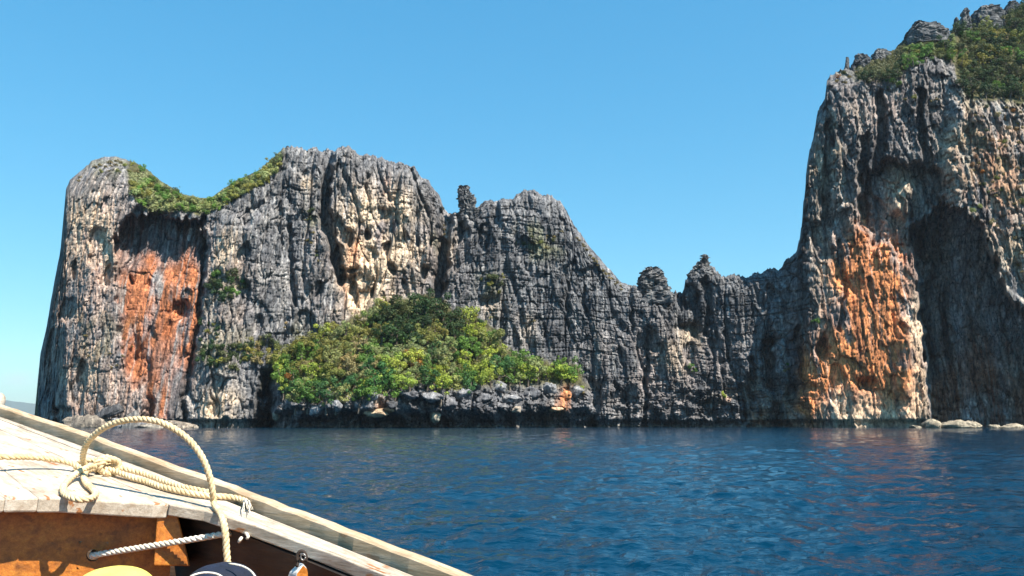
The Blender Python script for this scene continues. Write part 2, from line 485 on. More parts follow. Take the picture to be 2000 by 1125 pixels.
micro = np.interp(PX, [60, 400, 900, 1560, 1640, 2100], [.7, .9, 1.1, 1.1, 1.35, 1.3])
D = 2.4 * mid * gn(Xw * .045, Z * .014, 9)
aA = np.abs(gn(Xw * .075, Z * .010, 10)); D = D + 3.4 * mid * ss(.07, .0, aA)
aB = np.abs(gn(Xw2 * .21, Z * .028, 12)); towr = ss(1570, 1620, PX)
D = D + (1.7 - .6 * towr) * mid * ss(.13, .0, aB)
aC = np.abs(gn(Xw2 * .55, Z * .06, 13)); D = D + 0.42 * ss(.16, .0, aC)
aF = gn(Xw2 * 1.15, Z * .10, 14); D = D + 0.16 * aF * micro + 0.18 * micro * fbm(Xw2 * 1.3, Z * .4, 140, 2)
q = gn(Xw * .10, Z * .030, 15) * 3.2
D = D + 1.4 * mid * (np.floor(q) + ss(.40, .60, q - np.floor(q)))
w1v, w1e = worley(Xw2 * .17, Zw * .055, 120)
D = D + 1.05 * np.sqrt(np.maximum(mid, .55)) * crag * (1 + .5 * towr) * w1v + 1.1 * np.sqrt(mid) * ss(.07, 0, w1e)
w2v, w2e = worley(Xw2 * .48, Zw * .17, 121)
D = D + (.55 + .2 * towr) * micro * w2v + 0.7 * micro * ss(.08, 0, w2e)
w3v, w3e = worley(Xw2 * 1.1, Zw * .45, 122)
D = D + 0.33 * micro * w3v + 0.30 * ss(.10, 0, w3e)
bB = np.abs(gn(Zw * .33, X * .012, 18)); D = D + 2.0 * bedw * ss(.07, .0, bB)
bC = np.abs(gn(Zw * .85, X * .05, 19)); D = D + 0.4 * bedw * ss(.25, .0, bC)
pk = gn(X * .085, Z * .042, 20) + .55 * gn(X * .21, Z * .10, 21)
pw = np.interp(PX, [60, 400, 640, 700, 850, 900, 1250, 1560, 1620, 1830, 2100], [.7, .6, .8, 1.5, 1.5, .6, .7, .8, .7, .5, .5]) * np.interp(PY, [300, 420, 800], [.6, 1, 1.1])
D = D + 4.2 * pw * ss(.36, .52, pk)
D = D + 0.8 * crag * (.4 + .6 * mid) * fbm(X * .22, Z * .17, 22, 4)
# jagged karst blocks at the toe and the foot of the ridge
foot = np.maximum(TOE, 0.75 * ss(690, 790, PY + 30 * gn(PX * .012, PX * 0, 73)) * np.interp(PX, [1120, 1250, 1540, 1580], [0, 1, 1, 0.2]))
k3 = gn(X * .22, Z * .30, 24); q = k3 * 3
D = D * (1 - .35 * TOE) + foot * (2.6 * gn(X * .12, Z * .16, 25) + 1.5 * (np.floor(q) + ss(.3, .7, q - np.floor(q))) + 1.6 * ss(.2, 0, np.abs(gn(X * .38, Z * .42, 26))) + .8 * fbm(X * .8, Z * .8, 27, 3))
calm = 1 + 0.15 * BIGM
D = D * (1 - .42 * ss(1585, 1620, PX) * ss(1815, 1790, PX) * ss(480, 540, PY))
D = D * hard * calm * (1 - .35 * ss(3, -5, alc) * ss(470, 520, PY))
D = D * ss(0.0, 0.02, 1.02 - v[:, None]) 
# sea notch
zn = Z + 0.5 * gn(X * .08, X * 0, 29)
NOTCH = ss(3.4, 1.7, zn)
D = D + NOTCH * (3.8 + 1.2 * gn(X * .05, X * 0, 30)) * np.interp(PX, [60, 140, 300, 420, 520, 1560, 1650, 1800, 1830, 2100], [.6, .5, .6, .9, 1.1, 1.1, .5, 1.1, .3, .3])
DEPTH = M + D
P = at(PX, PY, DEPTH)

# ---- the stone's own colours
def lerp(a, b, t): return a + (b - a) * t[..., None]
C_DARK = np.array([.060, .066, .076]); C_MID = np.array([.165, .166, .174]); C_LIGHT = np.array([.40, .382, .36])
C_CREAM = np.array([.66, .51, .36]); C_ORANGE = np.array([.70, .265, .095]); C_RUST = np.array([.27, .085, .045]); C_PINK = np.array([.44, .315, .255])
C_BLACK = np.array([.028, .030, .036]); C_MOSS = np.array([.13, .135, .050])
st1 = gn(Xw2 * .35, Z * .022, 51) + .6 * gn(Xw2 * .9, Z * .05, 52)
st2 = gn(Xw2 * .16, Z * .015, 53) + .5 * gn(Xw2 * .5, Z * .03, 54)
vs = gn(Xw2 * .8, Z * .018, 61) + .6 * gn(Xw2 * 2.1, Z * .05, 62)
bl1 = gn(X * .06, Z * .05, 55) + .6 * gn(X * .17, Z * .13, 56)
bl2 = gn(X * .10, Z * .07, 57) + .5 * gn(X * .3, Z * .2, 58)
base = np.interp(PX, [60, 130, 400, 440, 640, 760, 860, 900, 1200, 1560, 1620, 1830, 1900, 2100], [.50, .60, .60, .56, .54, .58, .44, .40, .34, .34, .42, .42, .62, .62])
lum = base + .22 * st1 + .22 * bl1
Cc = lerp(lerp(C_DARK * np.ones(PX.shape + (3,)), C_MID * np.ones(PX.shape + (3,)), ss(0, .45, lum)), C_LIGHT * np.ones(PX.shape + (3,)), ss(.45, 1.0, lum))
def blob(cx, cy, rx, ry): return np.exp(-((wx - cx) / rx) ** 2 - ((wy - cy) / ry) ** 2)
pinkm = np.clip(1.2 * blob(180, 480, 80, 120) + .9 * blob(140, 640, 80, 160) + .9 * blob(200, 760, 110, 70) + .8 * blob(440, 500, 50, 70) + .5 * blob(440, 640, 60, 80) + .8 * blob(740, 500, 120, 120) + .9 * blob(1710, 640, 130, 260) + .5 * blob(1720, 220, 120, 120) + .35 * blob(1300, 720, 150, 90), 0, 1) * ss(-.75, .35, bl1 + .4 * st1)
Cc = lerp(Cc, C_PINK, .85 * pinkm)
creamm = 0
for b_ in [(150,440,26,70,.8),(190,430,22,60,.6),(210,490,16,50,.9),(690,470,34,110,1.0),(740,480,40,80,.9),(790,470,50,70,.8),(735,550,40,50,1.1),(700,590,40,40,.8),(600,360,16,18,.9),(440,490,26,45,.8),(780,390,20,40,.6),
           (720,420,26,40,.5),(430,790,36,36,1.0),(410,810,20,20,.6),(160,745,40,26,.5),(1030,640,26,30,.3),(1320,700,30,40,.6),(1350,660,26,22,.6),(1420,790,30,26,.4),(1760,385,30,52,1.0),(1640,300,16,60,.7),(1660,380,22,60,.6),
           (1600,470,20,90,.35),(1790,640,16,60,.7),(1790,740,24,70,.8),(1640,800,110,44,1.0),(1785,720,26,120,1.0),(1700,770,70,40,.7),(1690,680,40,30,.5),(1620,690,30,50,.6),(1620,560,30,60,.6),(1720,800,60,30,.6),(1870,300,40,120,.6),(1960,320,70,160,.55),(1985,520,30,60,.7),(1600,330,22,60,.7),(1650,240,40,40,.4),(880,470,14,50,.4),(960,600,22,24,.4),(720,775,40,22,.8),(1090,780,40,30,.3),(1480,780,20,40,.5),(1770,330,40,10,.5)]:
    creamm = creamm + b_[4] * blob(*b_[:4])
creamm = np.clip(creamm, 0, 1.2) * ss(-.55, .45, bl2 + .5 * st1 + .25)
Cc = lerp(Cc, C_CREAM, np.clip(creamm, 0, .92))
orm = 0
for b_ in [(345,570,40,46,1.15),(290,560,60,30,.7),(365,660,22,70,.8),(300,610,50,80,.75),(275,690,26,70,.5),(350,620,40,60,.6),(320,720,20,60,.35),(262,655,14,50,.7),(312,790,12,30,.9),(250,570,26,40,.7),(270,690,24,60,.8),(300,770,24,40,.8),(365,540,16,60,.9),(290,505,16,24,.9),(260,640,20,60,.5),(190,540,10,30,.4),(690,490,18,40,.5),(760,380,6,40,.5),(675,575,8,30,.8),
           (1735,520,36,60,1.1),(1690,560,50,70,1.0),(1650,540,30,50,.8),(1730,620,30,70,1.0),(1700,680,60,60,.8),(1760,700,20,60,1.0),(1740,760,50,50,.7),(1660,720,60,50,.9),(1600,740,30,60,.8),(1570,800,22,36,1.1),(1640,640,30,60,.5),(1685,450,10,40,.9),(1570,720,10,50,.7),(1480,800,16,24,.5),(1110,770,16,22,1.1),(1095,800,20,14,.8),
           (1900,300,40,70,.35),(1960,350,50,110,.4),(1660,480,16,40,.7),(730,790,24,12,.6),(1430,790,12,16,.4)]:
    orm = orm + b_[4] * blob(*b_[:4])
orm = np.clip(orm, 0, 1.2) * ss(-.45, .5, bl2 * .8 + .8 * st2 + .5 * vs + .08 + .22 * ss(420, 390, PX) * ss(3, -5, alc) + .35 * ss(1500, 1600, PX))
ol = ss(460, 400, PX)[..., None]
Cc = Cc * (1 - np.clip(orm, 0, .93)[..., None]) + (C_ORANGE * (1 - ol) + np.array([.44, .155, .062]) * ol) * np.clip(orm, 0, .93)[..., None]
rum = np.clip(.9 * ss(4, -6, alc) * ss(560, 430, PY) + blob(1690, 600, 30, 70) * .9 + blob(280, 660, 26, 80) * .8 + blob(1850, 640, 60, 180) * .4 + blob(1950, 780, 80, 60) * .6 + blob(1560, 810, 24, 16) * .6 + blob(300, 470, 60, 50) * .5, 0, 1) * ss(-.2, .4, st1 + .3 * bl1)
Cc = lerp(Cc, C_RUST, .8 * rum)
# black drip streaks, strongest under lips and on the dark ridge
blk = ss(.28, .62, st2 + .35 * st1) * np.interp(PX, [60, 200, 420, 640, 860, 1000, 1560, 1640, 2100], [.35, .6, .35, .5, .6, .75, .7, .55, .35])
blk = np.clip(blk + .75 * ss(4, -6, alc) * ss(540, 430, PY) * ss(-.1, .35, st1) + .35 * BIGM * ss(.1, .6, st2), 0, .9)
Cc = lerp(Cc, C_BLACK * 1.3, blk * .8 * (1 - .55 * np.clip(creamm + orm, 0, 1)))
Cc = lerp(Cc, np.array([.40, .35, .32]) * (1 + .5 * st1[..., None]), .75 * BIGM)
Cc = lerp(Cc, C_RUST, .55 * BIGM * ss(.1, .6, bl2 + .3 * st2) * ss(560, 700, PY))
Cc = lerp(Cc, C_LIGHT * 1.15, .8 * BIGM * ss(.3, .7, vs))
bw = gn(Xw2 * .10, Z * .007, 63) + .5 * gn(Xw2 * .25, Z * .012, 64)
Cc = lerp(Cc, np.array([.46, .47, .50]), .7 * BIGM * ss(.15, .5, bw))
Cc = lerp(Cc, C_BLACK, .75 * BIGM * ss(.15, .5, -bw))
Cc = lerp(Cc, np.array([.36, .16, .09]), .7 * BIGM * ss(.0, .5, gn(X * .05, Z * .03, 65)) * ss(600, 740, PY))
# weathered grey crust on tops and ledges, lichen and soil
Cc = lerp(Cc, C_BLACK * 1.5, .7 * ss(.25, .7, vs) * np.interp(PX, [60, 400, 860, 1000, 1560, 1700, 2100], [.45, .55, .65, .72, .72, .6, .55]))
Cc = lerp(Cc, C_LIGHT * 1.1, .45 * ss(.35, .75, -vs))
crust = ss(60, 10, HEIGHT_T) * .55
Cc = lerp(Cc, C_MID, crust)
moss = 0
for b_ in [(200,680,60,50,.5),(170,640,40,30,.4),(400,640,30,60,.4),(240,330,40,26,.7),(200,320,40,16,.5),(440,560,40,40,.5),(612,440,18,60,.6),(430,690,60,40,.4),(1030,475,50,26,.7),(1060,455,40,20,.6),(955,555,30,24,.6),(1080,490,40,14,.5),(850,470,12,30,.5),(1970,350,70,160,.5),(1900,240,60,60,.35),(1690,150,70,20,.7),(540,660,70,30,.5),(240,640,30,40,.3)]:
    moss = moss + b_[4] * blob(*b_[:4])
moss = np.clip(moss, 0, 1) * ss(-.1, .5, bl1 + .5 * bl2)
Cc = lerp(Cc, C_MOSS, moss * .8)
soil = np.array([.085, .080, .038]) * (1 + .4 * bl2[..., None])
Cc = Cc * (1 - soft[..., None]) + soil * soft[..., None]
# toe of the hump: blue-grey karst; tide band: pale crust line over black rock
Cc = lerp(Cc, np.array([.13, .13, .14]) * (1 + .5 * bl1[..., None]), .55 * TOE * (1 - np.clip(orm + creamm, 0, 1)))
band = ss(1.0, .5, zn) 
Cc = lerp(Cc, np.array([.33, .28, .20]), band * ss(.35, .2, zn) * .0 + ss(.95, .55, zn) * ss(.2, .4, zn) * .55)
rk = (1 - soft)[..., None]
Cc = Cc * (1 + rk * (.20 * w2v + .16 * w3v + .14 * w1v)[..., None])
Cc = lerp(Cc, C_BLACK * 1.2, (1 - soft) * np.clip(.55 * ss(.05, .0, w2e) + .6 * ss(.035, .0, w1e) + .3 * ss(.05, 0, w3e), 0, .8) * (1 - .4 * np.clip(creamm + orm, 0, 1)))
Cc = np.clip(Cc, .012, .85)

# ---- cap behind the skyline: the land has thickness
cap = []
top = P[-1]; ty = DEPTH[-1]
for dy_, dz_ in [(3, 1.2), (9, 4), (22, 9), (45, 22), (80, 60), (95, 140)]:
    q_ = top.copy(); q_[:, 1] += dy_; q_[:, 0] *= (1 + dy_ / ty)
    q_[:, 2] = np.maximum(top[:, 2] + (top[:, 2] - CAM_H) * (dy_ / ty) * .6 - dz_ , -4)
    cap.append(q_)
V = np.concatenate([P.reshape(-1, 3)] + cap)
CV = np.concatenate([Cc.reshape(-1, 3)] + [np.tile([.09, .09, .05], (NC, 1))] * len(cap))
NRT = NR + len(cap)
Vg = V.reshape(NRT, NC, 3); Cg = CV.reshape(NRT, NC, 3)
# foot goes under water
foot_row = Vg[0].copy(); foot_row[:, 2] = -4; 
Vg = np.concatenate([foot_row[None], Vg]); Cg = np.concatenate([Cg[:1], Cg])
NRT += 1

def grid_faces(nr, nc):
    i = np.arange(nr * nc).reshape(nr, nc)
    return np.stack([i[:-1, :-1], i[:-1, 1:], i[1:, 1:], i[1:, :-1]], -1).reshape(-1, 4)

cuts = [0, int(np.argmin(abs(cpx - 400))), int(np.argmin(abs(cpx - 872))), int(np.argmin(abs(cpx - 1558))), NC - 1]
info = [('headland_cliff', 'pale pinkish sea cliff headland with a rust stained alcove under a green saddle'),
        ('massif_cliff', 'tall grey limestone massif with cream patches and a deep shaded cleft near its summit'),
        ('ridge_cliff', 'dark bedded limestone ridge dipping to a low notched crest'),
        ('tower_cliff', 'highest limestone tower with orange stained foot and big shaded recess')]
for (nm, lb), a_, b_ in zip(info, cuts[:-1], cuts[1:]):
    sub = Vg[:, a_:b_ + 1].reshape(-1, 3)
    o = mesh_np(nm, sub, grid_faces(NRT, b_ - a_ + 1), ROCK, colors=Cg[:, a_:b_ + 1].reshape(-1, 3))
    tag(o, lb, 'cliff', kind='structure')

def depth_at(px, py):
    px = np.asarray(px, float); py = np.asarray(py, float)
    ci = np.clip(np.searchsorted(cpx, px), 1, NC - 1)
    f = (py - (WATER_PY + 3)) / (cpy[ci] - WATER_PY - 3)
    f = np.clip(f, 0, 1) ** (1 / 0.96)
    ri = np.clip((f * (NR - 1)).astype(int), 0, NR - 1)
    return DEPTH[ri, ci]

def top_at(px): return np.interp(px, cpx, cpy)

def rock_tint(Vv, dark=.5, seed=1):
    n_ = gn(Vv[:, 0] * .3, Vv[:, 2] * .12, seed) + .5 * gn(Vv[:, 0] * .9, Vv[:, 2] * .4, seed + 1)
    l_ = np.clip(.5 - dark * .5 + .3 * n_, 0, 1)[:, None]
    return C_DARK * (1 - l_) + C_LIGHT * .8 * l_

# ---- pinnacles and crags: outline (py, px_left, px_right), turned into a solid of real depth
def crag_rock(name, prof, Y, label, cat, group=None, sink=14, seed=1, dark=.6, amp=.9, depth_k=.9):
    prof = sorted(prof)
    py0, py1 = prof[0][0], prof[-1][0]
    nl = max(14, int((py1 - py0 + sink) / 1.6)); na = 40
    pys = np.linspace(py0, py1 + sink, nl)
    L = np.interp(pys, [p[0] for p in prof], [p[1] for p in prof]); R = np.interp(pys, [p[0] for p in prof], [p[2] for p in prof])
    ang = np.linspace(0, 2 * math.pi, na, endpoint=False)
    c_ = at((L + R) / 2, pys, Y); hw = (R - L) / 2 / FPX * Y
    ca = np.sign(np.cos(ang)) * np.abs(np.cos(ang)) ** .75; sa = np.sign(np.sin(ang)) * np.abs(np.sin(ang)) ** .75
    Vv = np.zeros((nl, na, 3))
    Vv[..., 0] = c_[:, None, 0] + hw[:, None] * ca[None]
    Vv[..., 1] = c_[:, None, 1] + hw[:, None] * depth_k * sa[None]
    Vv[..., 2] = c_[:, None, 2]
    x, y, z = Vv[..., 0], Vv[..., 1], Vv[..., 2]
    zz = z + .4 * gn(x * .3, z * .3, seed + 5)
    r = amp * (.75 * fbm(x * .4, z * .33, seed, 4, y * .4) - .10 * ss(.16, 0, np.abs(gn(zz * .55, x * .12, seed + 2, y * .12))) - .75 * ss(.2, 0, np.abs(gn(x * .5, z * .07, seed + 3, y * .5))))
    uu = ang[None] * np.maximum(hw[:, None], 1.0)
    cv, ce = worley(uu * .42 + seed, zz * .16, seed + 11); cv2, ce2 = worley(uu * 1.0 + seed, zz * .42, seed + 12)
    r = r + amp * (.6 * cv - .55 * ss(.12, 0, ce) + .32 * cv2 - .25 * ss(.12, 0, ce2))
    r = r * np.clip(hw[:, None] / 1.8, .12, 1)
    Vv[..., 0] += r * ca; Vv[..., 1] += r * sa
    Vv[..., 2] += (.55 * gn(x * .45, y * .45, seed + 8) + .4 * gn(x * 1.1, y * 1.1, seed + 9)) * np.clip(hw[:, None] / 2.5, .3, 1)
    verts = np.concatenate([Vv.reshape(-1, 3), [Vv[0].mean(0) + [0, 0, .15]], [Vv[-1].mean(0)]])
    i = np.arange(nl * na).reshape(nl, na); j = np.roll(i, -1, 1)
    F = np.stack([i[:-1], i[1:], j[1:], j[:-1]], -1).reshape(-1, 4)
    nt = nl * na
    tri = np.stack([np.full(na, nt), i[0], j[0], j[0]], -1)
    me_f = [tuple(f) for f in F] + [(nt, int(a), int(b)) for a, b in zip(i[0], j[0])] + [(nt + 1, int(b), int(a)) for a, b in zip(i[-1], j[-1])]
    me = bpy.data.meshes.new(name); me.from_pydata([tuple(q) for q in verts], [], me_f); me.update()
    ca_ = me.color_attributes.new('rock_colour', 'FLOAT_COLOR', 'POINT')
    cc = np.ones((len(verts), 4), np.float32); cc[:, :3] = rock_tint(verts, dark, seed)
    ca_.data.foreach_set('color', cc.ravel())
    me.materials.append(ROCK)
    o = bpy.data.objects.new(name, me); COL.objects.link(o)
    return tag(o, label, cat, group)

def yb(px): return float(depth_at(px, top_at(px) + 6)) + 3.0
crag_rock('rock_pinnacle', [(362,901,911),(366,897,917),(372,896,921),(382,897,924),(392,897,929),(402,899,933),(412,900,938),(420,895,945)], yb(915) - 2, 'slender dark rock pillar standing alone beside the big massif on the skyline', 'rock pinnacle', seed=101, dark=.5, amp=1.6)
crag_rock('rock_pinnacle', [(523,1262,1285),(528,1256,1290),(538,1249,1294),(550,1245,1301),(562,1243,1305),(572,1243,1311),(582,1240,1316)], yb(1275) - 2, 'broad dome shaped rock pinnacle standing in the lowest gap of the ridge', 'rock pinnacle', seed=102, dark=.48, amp=1.7)
crag_rock('rock_pinnacle', [(497,1372,1378),(502,1367,1381),(508,1363,1386),(515,1360,1388),(524,1357,1391),(532,1352,1397)], yb(1375) - 2, 'small knobbly rock horn crowning the peak beyond the ridge gap', 'rock pinnacle', seed=103, dark=.45, amp=2.6)
crag_rock('rock_crag', [(112,1652,1658),(118,1651,1659),(128,1650,1660),(136,1648,1663)], yb(1655), 'thin upright rock stub at the front edge of the tower summit', 'rock crag', seed=104, dark=.66)
crag_rock('rock_crag', [(106,1672,1688),(110,1668,1694),(116,1668,1697),(124,1665,1699),(132,1662,1702)], yb(1682), 'stacked block of dark layered rock behind the thin stub on the tower summit', 'rock crag', seed=105, dark=.66)
crag_rock('rock_crag', [(98,1712,1730),(104,1706,1736),(112,1702,1742),(122,1700,1746)], yb(1722), 'pale rounded rock knob among bushes on the tower rim', 'rock crag', seed=106, dark=.35)
crag_rock('rock_crag', [(42,1785,1798),(46,1784,1812),(50,1783,1824),(56,1778,1834),(62,1771,1842),(70,1768,1850),(80,1766,1852)], yb(1805), 'wide dark layered rock cap above the pale green slope of the tower', 'rock crag', seed=107, dark=.66)
crag_rock('rock_crag', [(16,1883,1889),(20,1880,1891),(26,1876,1894),(36,1876,1896),(50,1874,1898),(60,1870,1900)], yb(1885), 'tall dark rock tooth beside the long wall of rock near the summit', 'rock crag', seed=108, dark=.66)
crag_rock('rock_crag', [(34,1866,1871),(38,1864,1873),(48,1863,1874),(60,1858,1880)], yb(1868), 'short dark stub of rock at the foot of the tall rock tooth', 'rock crag', seed=109, dark=.66)
crag_rock('rock_crag', [(15,1912,1942),(18,1906,1950),(24,1900,1956),(34,1896,1958),(46,1894,1960),(58,1890,1962)], yb(1925), 'long flat topped wall of dark rock near the forested summit', 'rock crag', seed=110, dark=.66)
crag_rock('rock_crag', [(1,1977,1984),(4,1970,1986),(10,1966,1988),(18,1962,1992),(28,1958,1996)], yb(1977), 'highest dark rock knob poking out of the summit forest', 'rock crag', seed=111, dark=.66)

# ---- boulders
def boulder(px, py, w, h, dpt, col, label, group=None, seed=1, Y=None, flat=.5, tilt=0):
    """px, py: centre of the waterline / ground line; w, h: picture size"""
    Y = float(depth_at(px, py)) - 2 if Y is None else Y
    s = Y / FPX
    nu, nv = 34, 20
    u = np.linspace(0, 2 * math.pi, nu, endpoint=False); t = np.linspace(-.5 * math.pi, .5 * math.pi, nv)
    d = np.stack([np.cos(t)[:, None] * np.cos(u)[None], np.cos(t)[:, None] * np.sin(u)[None], np.sin(t)[:, None] * np.ones(nu)[None]], -1)
    r = 1 + .30 * gn(d[..., 0] * 1.3 + seed, d[..., 2] * 1.3, seed, d[..., 1] * 1.3) + .16 * gn(d[..., 0] * 3 + seed, d[..., 2] * 3, seed + 1, d[..., 1] * 3)
    r = r - .10 * ss(.2, 0, np.abs(gn(d[..., 0] * 2 + seed, d[..., 2] * 2.5, seed + 2, d[..., 1] * 2)))
    r = r * (1 + .22 * fbm(d[..., 0] * 4 + seed, d[..., 2] * 4, seed + 4, 3, d[..., 1] * 4)) - .16 * ss(.16, 0, np.abs(gn(d[..., 0] * 3.2 + seed, d[..., 2] * 2.2, seed + 6, d[..., 1] * 3.2)))
    for k in range(9):        # chipped facets
        rs = np.random.default_rng(seed * 13 + k); nn = rs.normal(size=3); nn /= np.linalg.norm(nn); cut = rs.uniform(.5, .85)
        dp = d @ nn
        r = np.where(dp * r > cut, cut / np.maximum(dp, 1e-3), r)
    Vv = d * r[..., None] * np.array([w * s / 2, dpt * s / 2, h * s])
    Vv[..., 2] *= 1.0
    if tilt:
        c_, s_ = math.cos(tilt), math.sin(tilt)
        x_ = Vv[..., 0] * c_ - Vv[..., 2] * s_; z_ = Vv[..., 0] * s_ + Vv[..., 2] * c_
        Vv[..., 0] = x_; Vv[..., 2] = z_
    p = at(px, py, Y)
    i = np.arange(nu * nv).reshape(nv, nu); j = np.roll(i, -1, 1)
    F = np.stack([i[:-1], j[:-1], j[1:], i[1:]], -1).reshape(-1, 4)
    Vv = Vv.reshape(-1, 3)
    n_ = gn(Vv[:, 0] * .5 + seed, Vv[:, 2] * .5, seed, Vv[:, 1] * .5)
    cc = np.array(col) * (1 + .45 * n_[:, None])
    o = mesh_np('boulder', Vv, F, ROCK, colors=np.clip(cc, .02, .8))
    o.location = p
    return tag(o, label, 'boulder', group)

PALE = (.31, .265, .20); GREY = (.23, .23, .24); BRN = (.25, .21, .17); DRK = (.09, .09, .095); TAN = (.46, .33, .22)
G1 = 'pale boulders at the foot of the tower cliff'
for a_ in [(1822,832,40,19,30,PALE,'rounded grey topped boulder where orange face meets the shaded recess',31),(1868,831,70,13,40,PALE,'long pale sunlit boulder mid way along the shaded recess foot',32),
           (1898,832,42,11,30,PALE,'pale boulder leaning on the end of the long sunlit boulder',33),(1940,834,30,7,24,PALE,'small flat pale boulder alone between two longer ones by the recess',34),
           (1982,834,54,8,30,PALE,'low pale boulder strip farthest along under the recess',35),(1787,835,32,6,24,PALE,'thin pale ledge boulder below the end of the orange face',36)]:
    boulder(*a_[:7], G1, seed=a_[7], Y=281.0)
G2 = 'rubble boulders at the foot of the headland'
for a_ in [(170,834,112,28,60,BRN,'big brown leaning slab lying on the shore of the headland',41,.10),(214,806,66,12,26,DRK,'dark slab edge resting on top of the big brown slab',42,.38),(160,834,66,18,50,(.36,.31,.25),'pale low rock with flat top before the brown slab',43,0),
           (235,832,46,20,36,GREY,'tall heap topping grey boulder next to the brown slab',44,0),(258,830,44,26,34,(.2,.19,.18),'highest grey brown boulder of the shore rubble',45,0),(276,833,36,17,30,GREY,'blocky grey boulder at the inner end of the rubble heap',46,0),
           (300,835,60,12,40,(.28,.25,.21),'flat grey rock shelf running from the rubble heap',47,0),(345,835,70,16,34,BRN,'low brown rock near the cleft of the headland',48,0),(372,836,40,8,24,(.33,.29,.24),'thin pale tapering rock tip at the end of the shelf',49,0),
           (128,836,30,10,26,(.34,.3,.25),'small pale rock under the outer corner of the headland',50,0),(220,836,30,14,30,(.24,.21,.17),'squat brown rock in front of the grey heap',51,0)]:
    boulder(*a_[:7], G2, seed=a_[7], Y=float(depth_at(a_[0], 815)) - 7, tilt=a_[8])
G3 = 'karst boulders under the bushes of the green slope'
HB = [(730,772,26,18,GREY,'smooth grey boulder wedged at the leafy edge, biggest of its row'),(757,800,40,9,(.55,.36,.22),'orange flat slab jutting out under the leafy edge'),(735,806,54,14,TAN,'broad tan slab with bright face under the green slope'),
      (700,790,40,20,GREY,'grey chipped boulder next to the tan slab'),(765,790,30,14,DRK,'dark chunk above the orange slab'),(620,800,46,20,GREY,'grey ribbed boulder below the lowest green trees'),(655,790,30,22,GREY,'upright grey boulder between two leafy patches'),
      (590,806,34,18,(.15,.15,.16),'dark grey boulder at the shaded cleft end of the slope'),(800,772,36,16,(.14,.14,.15),'dark jagged boulder in the middle of the slope edge'),(840,774,46,20,GREY,'wide grey boulder over the deepest undercut'),(875,786,40,22,(.14,.14,.15),'dark boulder hanging over the undercut shade'),
      (905,772,40,24,GREY,'tall grey boulder under the bright yellow green bush'),(970,755,46,20,GREY,'big square grey block among the leaves'),(945,778,40,18,(.15,.15,.16),'dark wedge below the square grey block'),(1000,778,44,18,GREY,'ribbed grey boulder past the square block'),
      (1040,768,40,22,(.15,.15,.16),'dark broken boulder near the rusty patch'),(1075,760,36,20,GREY,'grey boulder just above the rusty patch'),(1105,772,24,22,(.5,.22,.10),'rust orange pointed boulder at the ridge end of the slope'),(1125,764,30,18,GREY,'last grey boulder where the slope meets the dark ridge'),
      (1085,800,30,10,(.48,.32,.2),'tan flake lying low beneath the rusty boulder'),(850,812,24,20,(.4,.36,.28),'pale standing flake in the undercut shadow'),(540,812,16,18,(.36,.32,.25),'small pale rock inside the shaded cleft'),(1010,800,24,12,(.36,.3,.24),'pale chip in the shade below the ribbed boulder')]
for k, a_ in enumerate(HB):
    boulder(a_[0], a_[1], a_[2], a_[3] * .62, a_[2], a_[4], a_[5], G3, seed=60 + k, Y=float(depth_at(a_[0], a_[1] - 4)) - .5)

# ------------------------------------------------------------------ plants
def leaf_cloud(lobes, n, size, seed, flat=0.0):
    rs = np.random.default_rng(seed)
    lob = np.array([l[:3] for l in lobes]); rad = np.array([l[3] for l in lobes])
    w_ = rad ** 2; k = rs.choice(len(lobes), n, p=w_ / w_.sum())
    d = rs.normal(size=(n, 3)); d /= np.linalg.norm(d, axis=1)[:, None]
    rr = rad[k] * rs.uniform(.55, 1.08, n) ** .6
    c = lob[k] + d * rr[:, None] * np.array([1, 1, .85])
    nrm = d * 1.25 + rs.normal(size=(n, 3)) * .42 + np.array([0, 0, .45]); nrm /= np.linalg.norm(nrm, axis=1)[:, None]
    a = np.cross(nrm, rs.normal(size=(n, 3))); a /= np.linalg.norm(a, axis=1)[:, None]
    b = np.cross(nrm, a)
    s = size * rs.uniform(.6, 1.3, n)[:, None]
    V_ = np.stack([c - a * s, c + b * s * .55 - nrm * s * .15, c + a * s * 1.1, c - b * s * .55 - nrm * s * .15], 1).reshape(-1, 3)
    F_ = np.arange(n * 4).reshape(n, 4)
    return V_, F_

def tube(pts, radii, sides=7):
    pts = np.asarray(pts, float); n = len(pts)
    tan = np.gradient(pts, axis=0); tan /= np.linalg.norm(tan, axis=1)[:, None] + 1e-9
    ref = np.array([0, 0, 1.0]) if abs(tan[0][2]) < .9 else np.array([1.0, 0, 0])
    nn = np.cross(tan[0], ref); nn /= np.linalg.norm(nn)
    Vs = []
    for i in range(n):
        nn = nn - tan[i] * np.dot(nn, tan[i]); nn /= np.linalg.norm(nn)
        bb = np.cross(tan[i], nn)
        for k in range(sides):
            a_ = 2 * math.pi * k / sides
            Vs.append(pts[i] + radii[i] * (math.cos(a_) * nn + math.sin(a_) * bb))
    Fs = []
    for i in range(n - 1):
        for k in range(sides):
            k2 = (k + 1) % sides
            Fs.append((i * sides + k, i * sides + k2, (i + 1) * sides + k2, (i + 1) * sides + k))
    Fs.append(tuple(range(sides))[::-1]); Fs.append(tuple((n - 1) * sides + k for k in range(sides)))
    return Vs, Fs

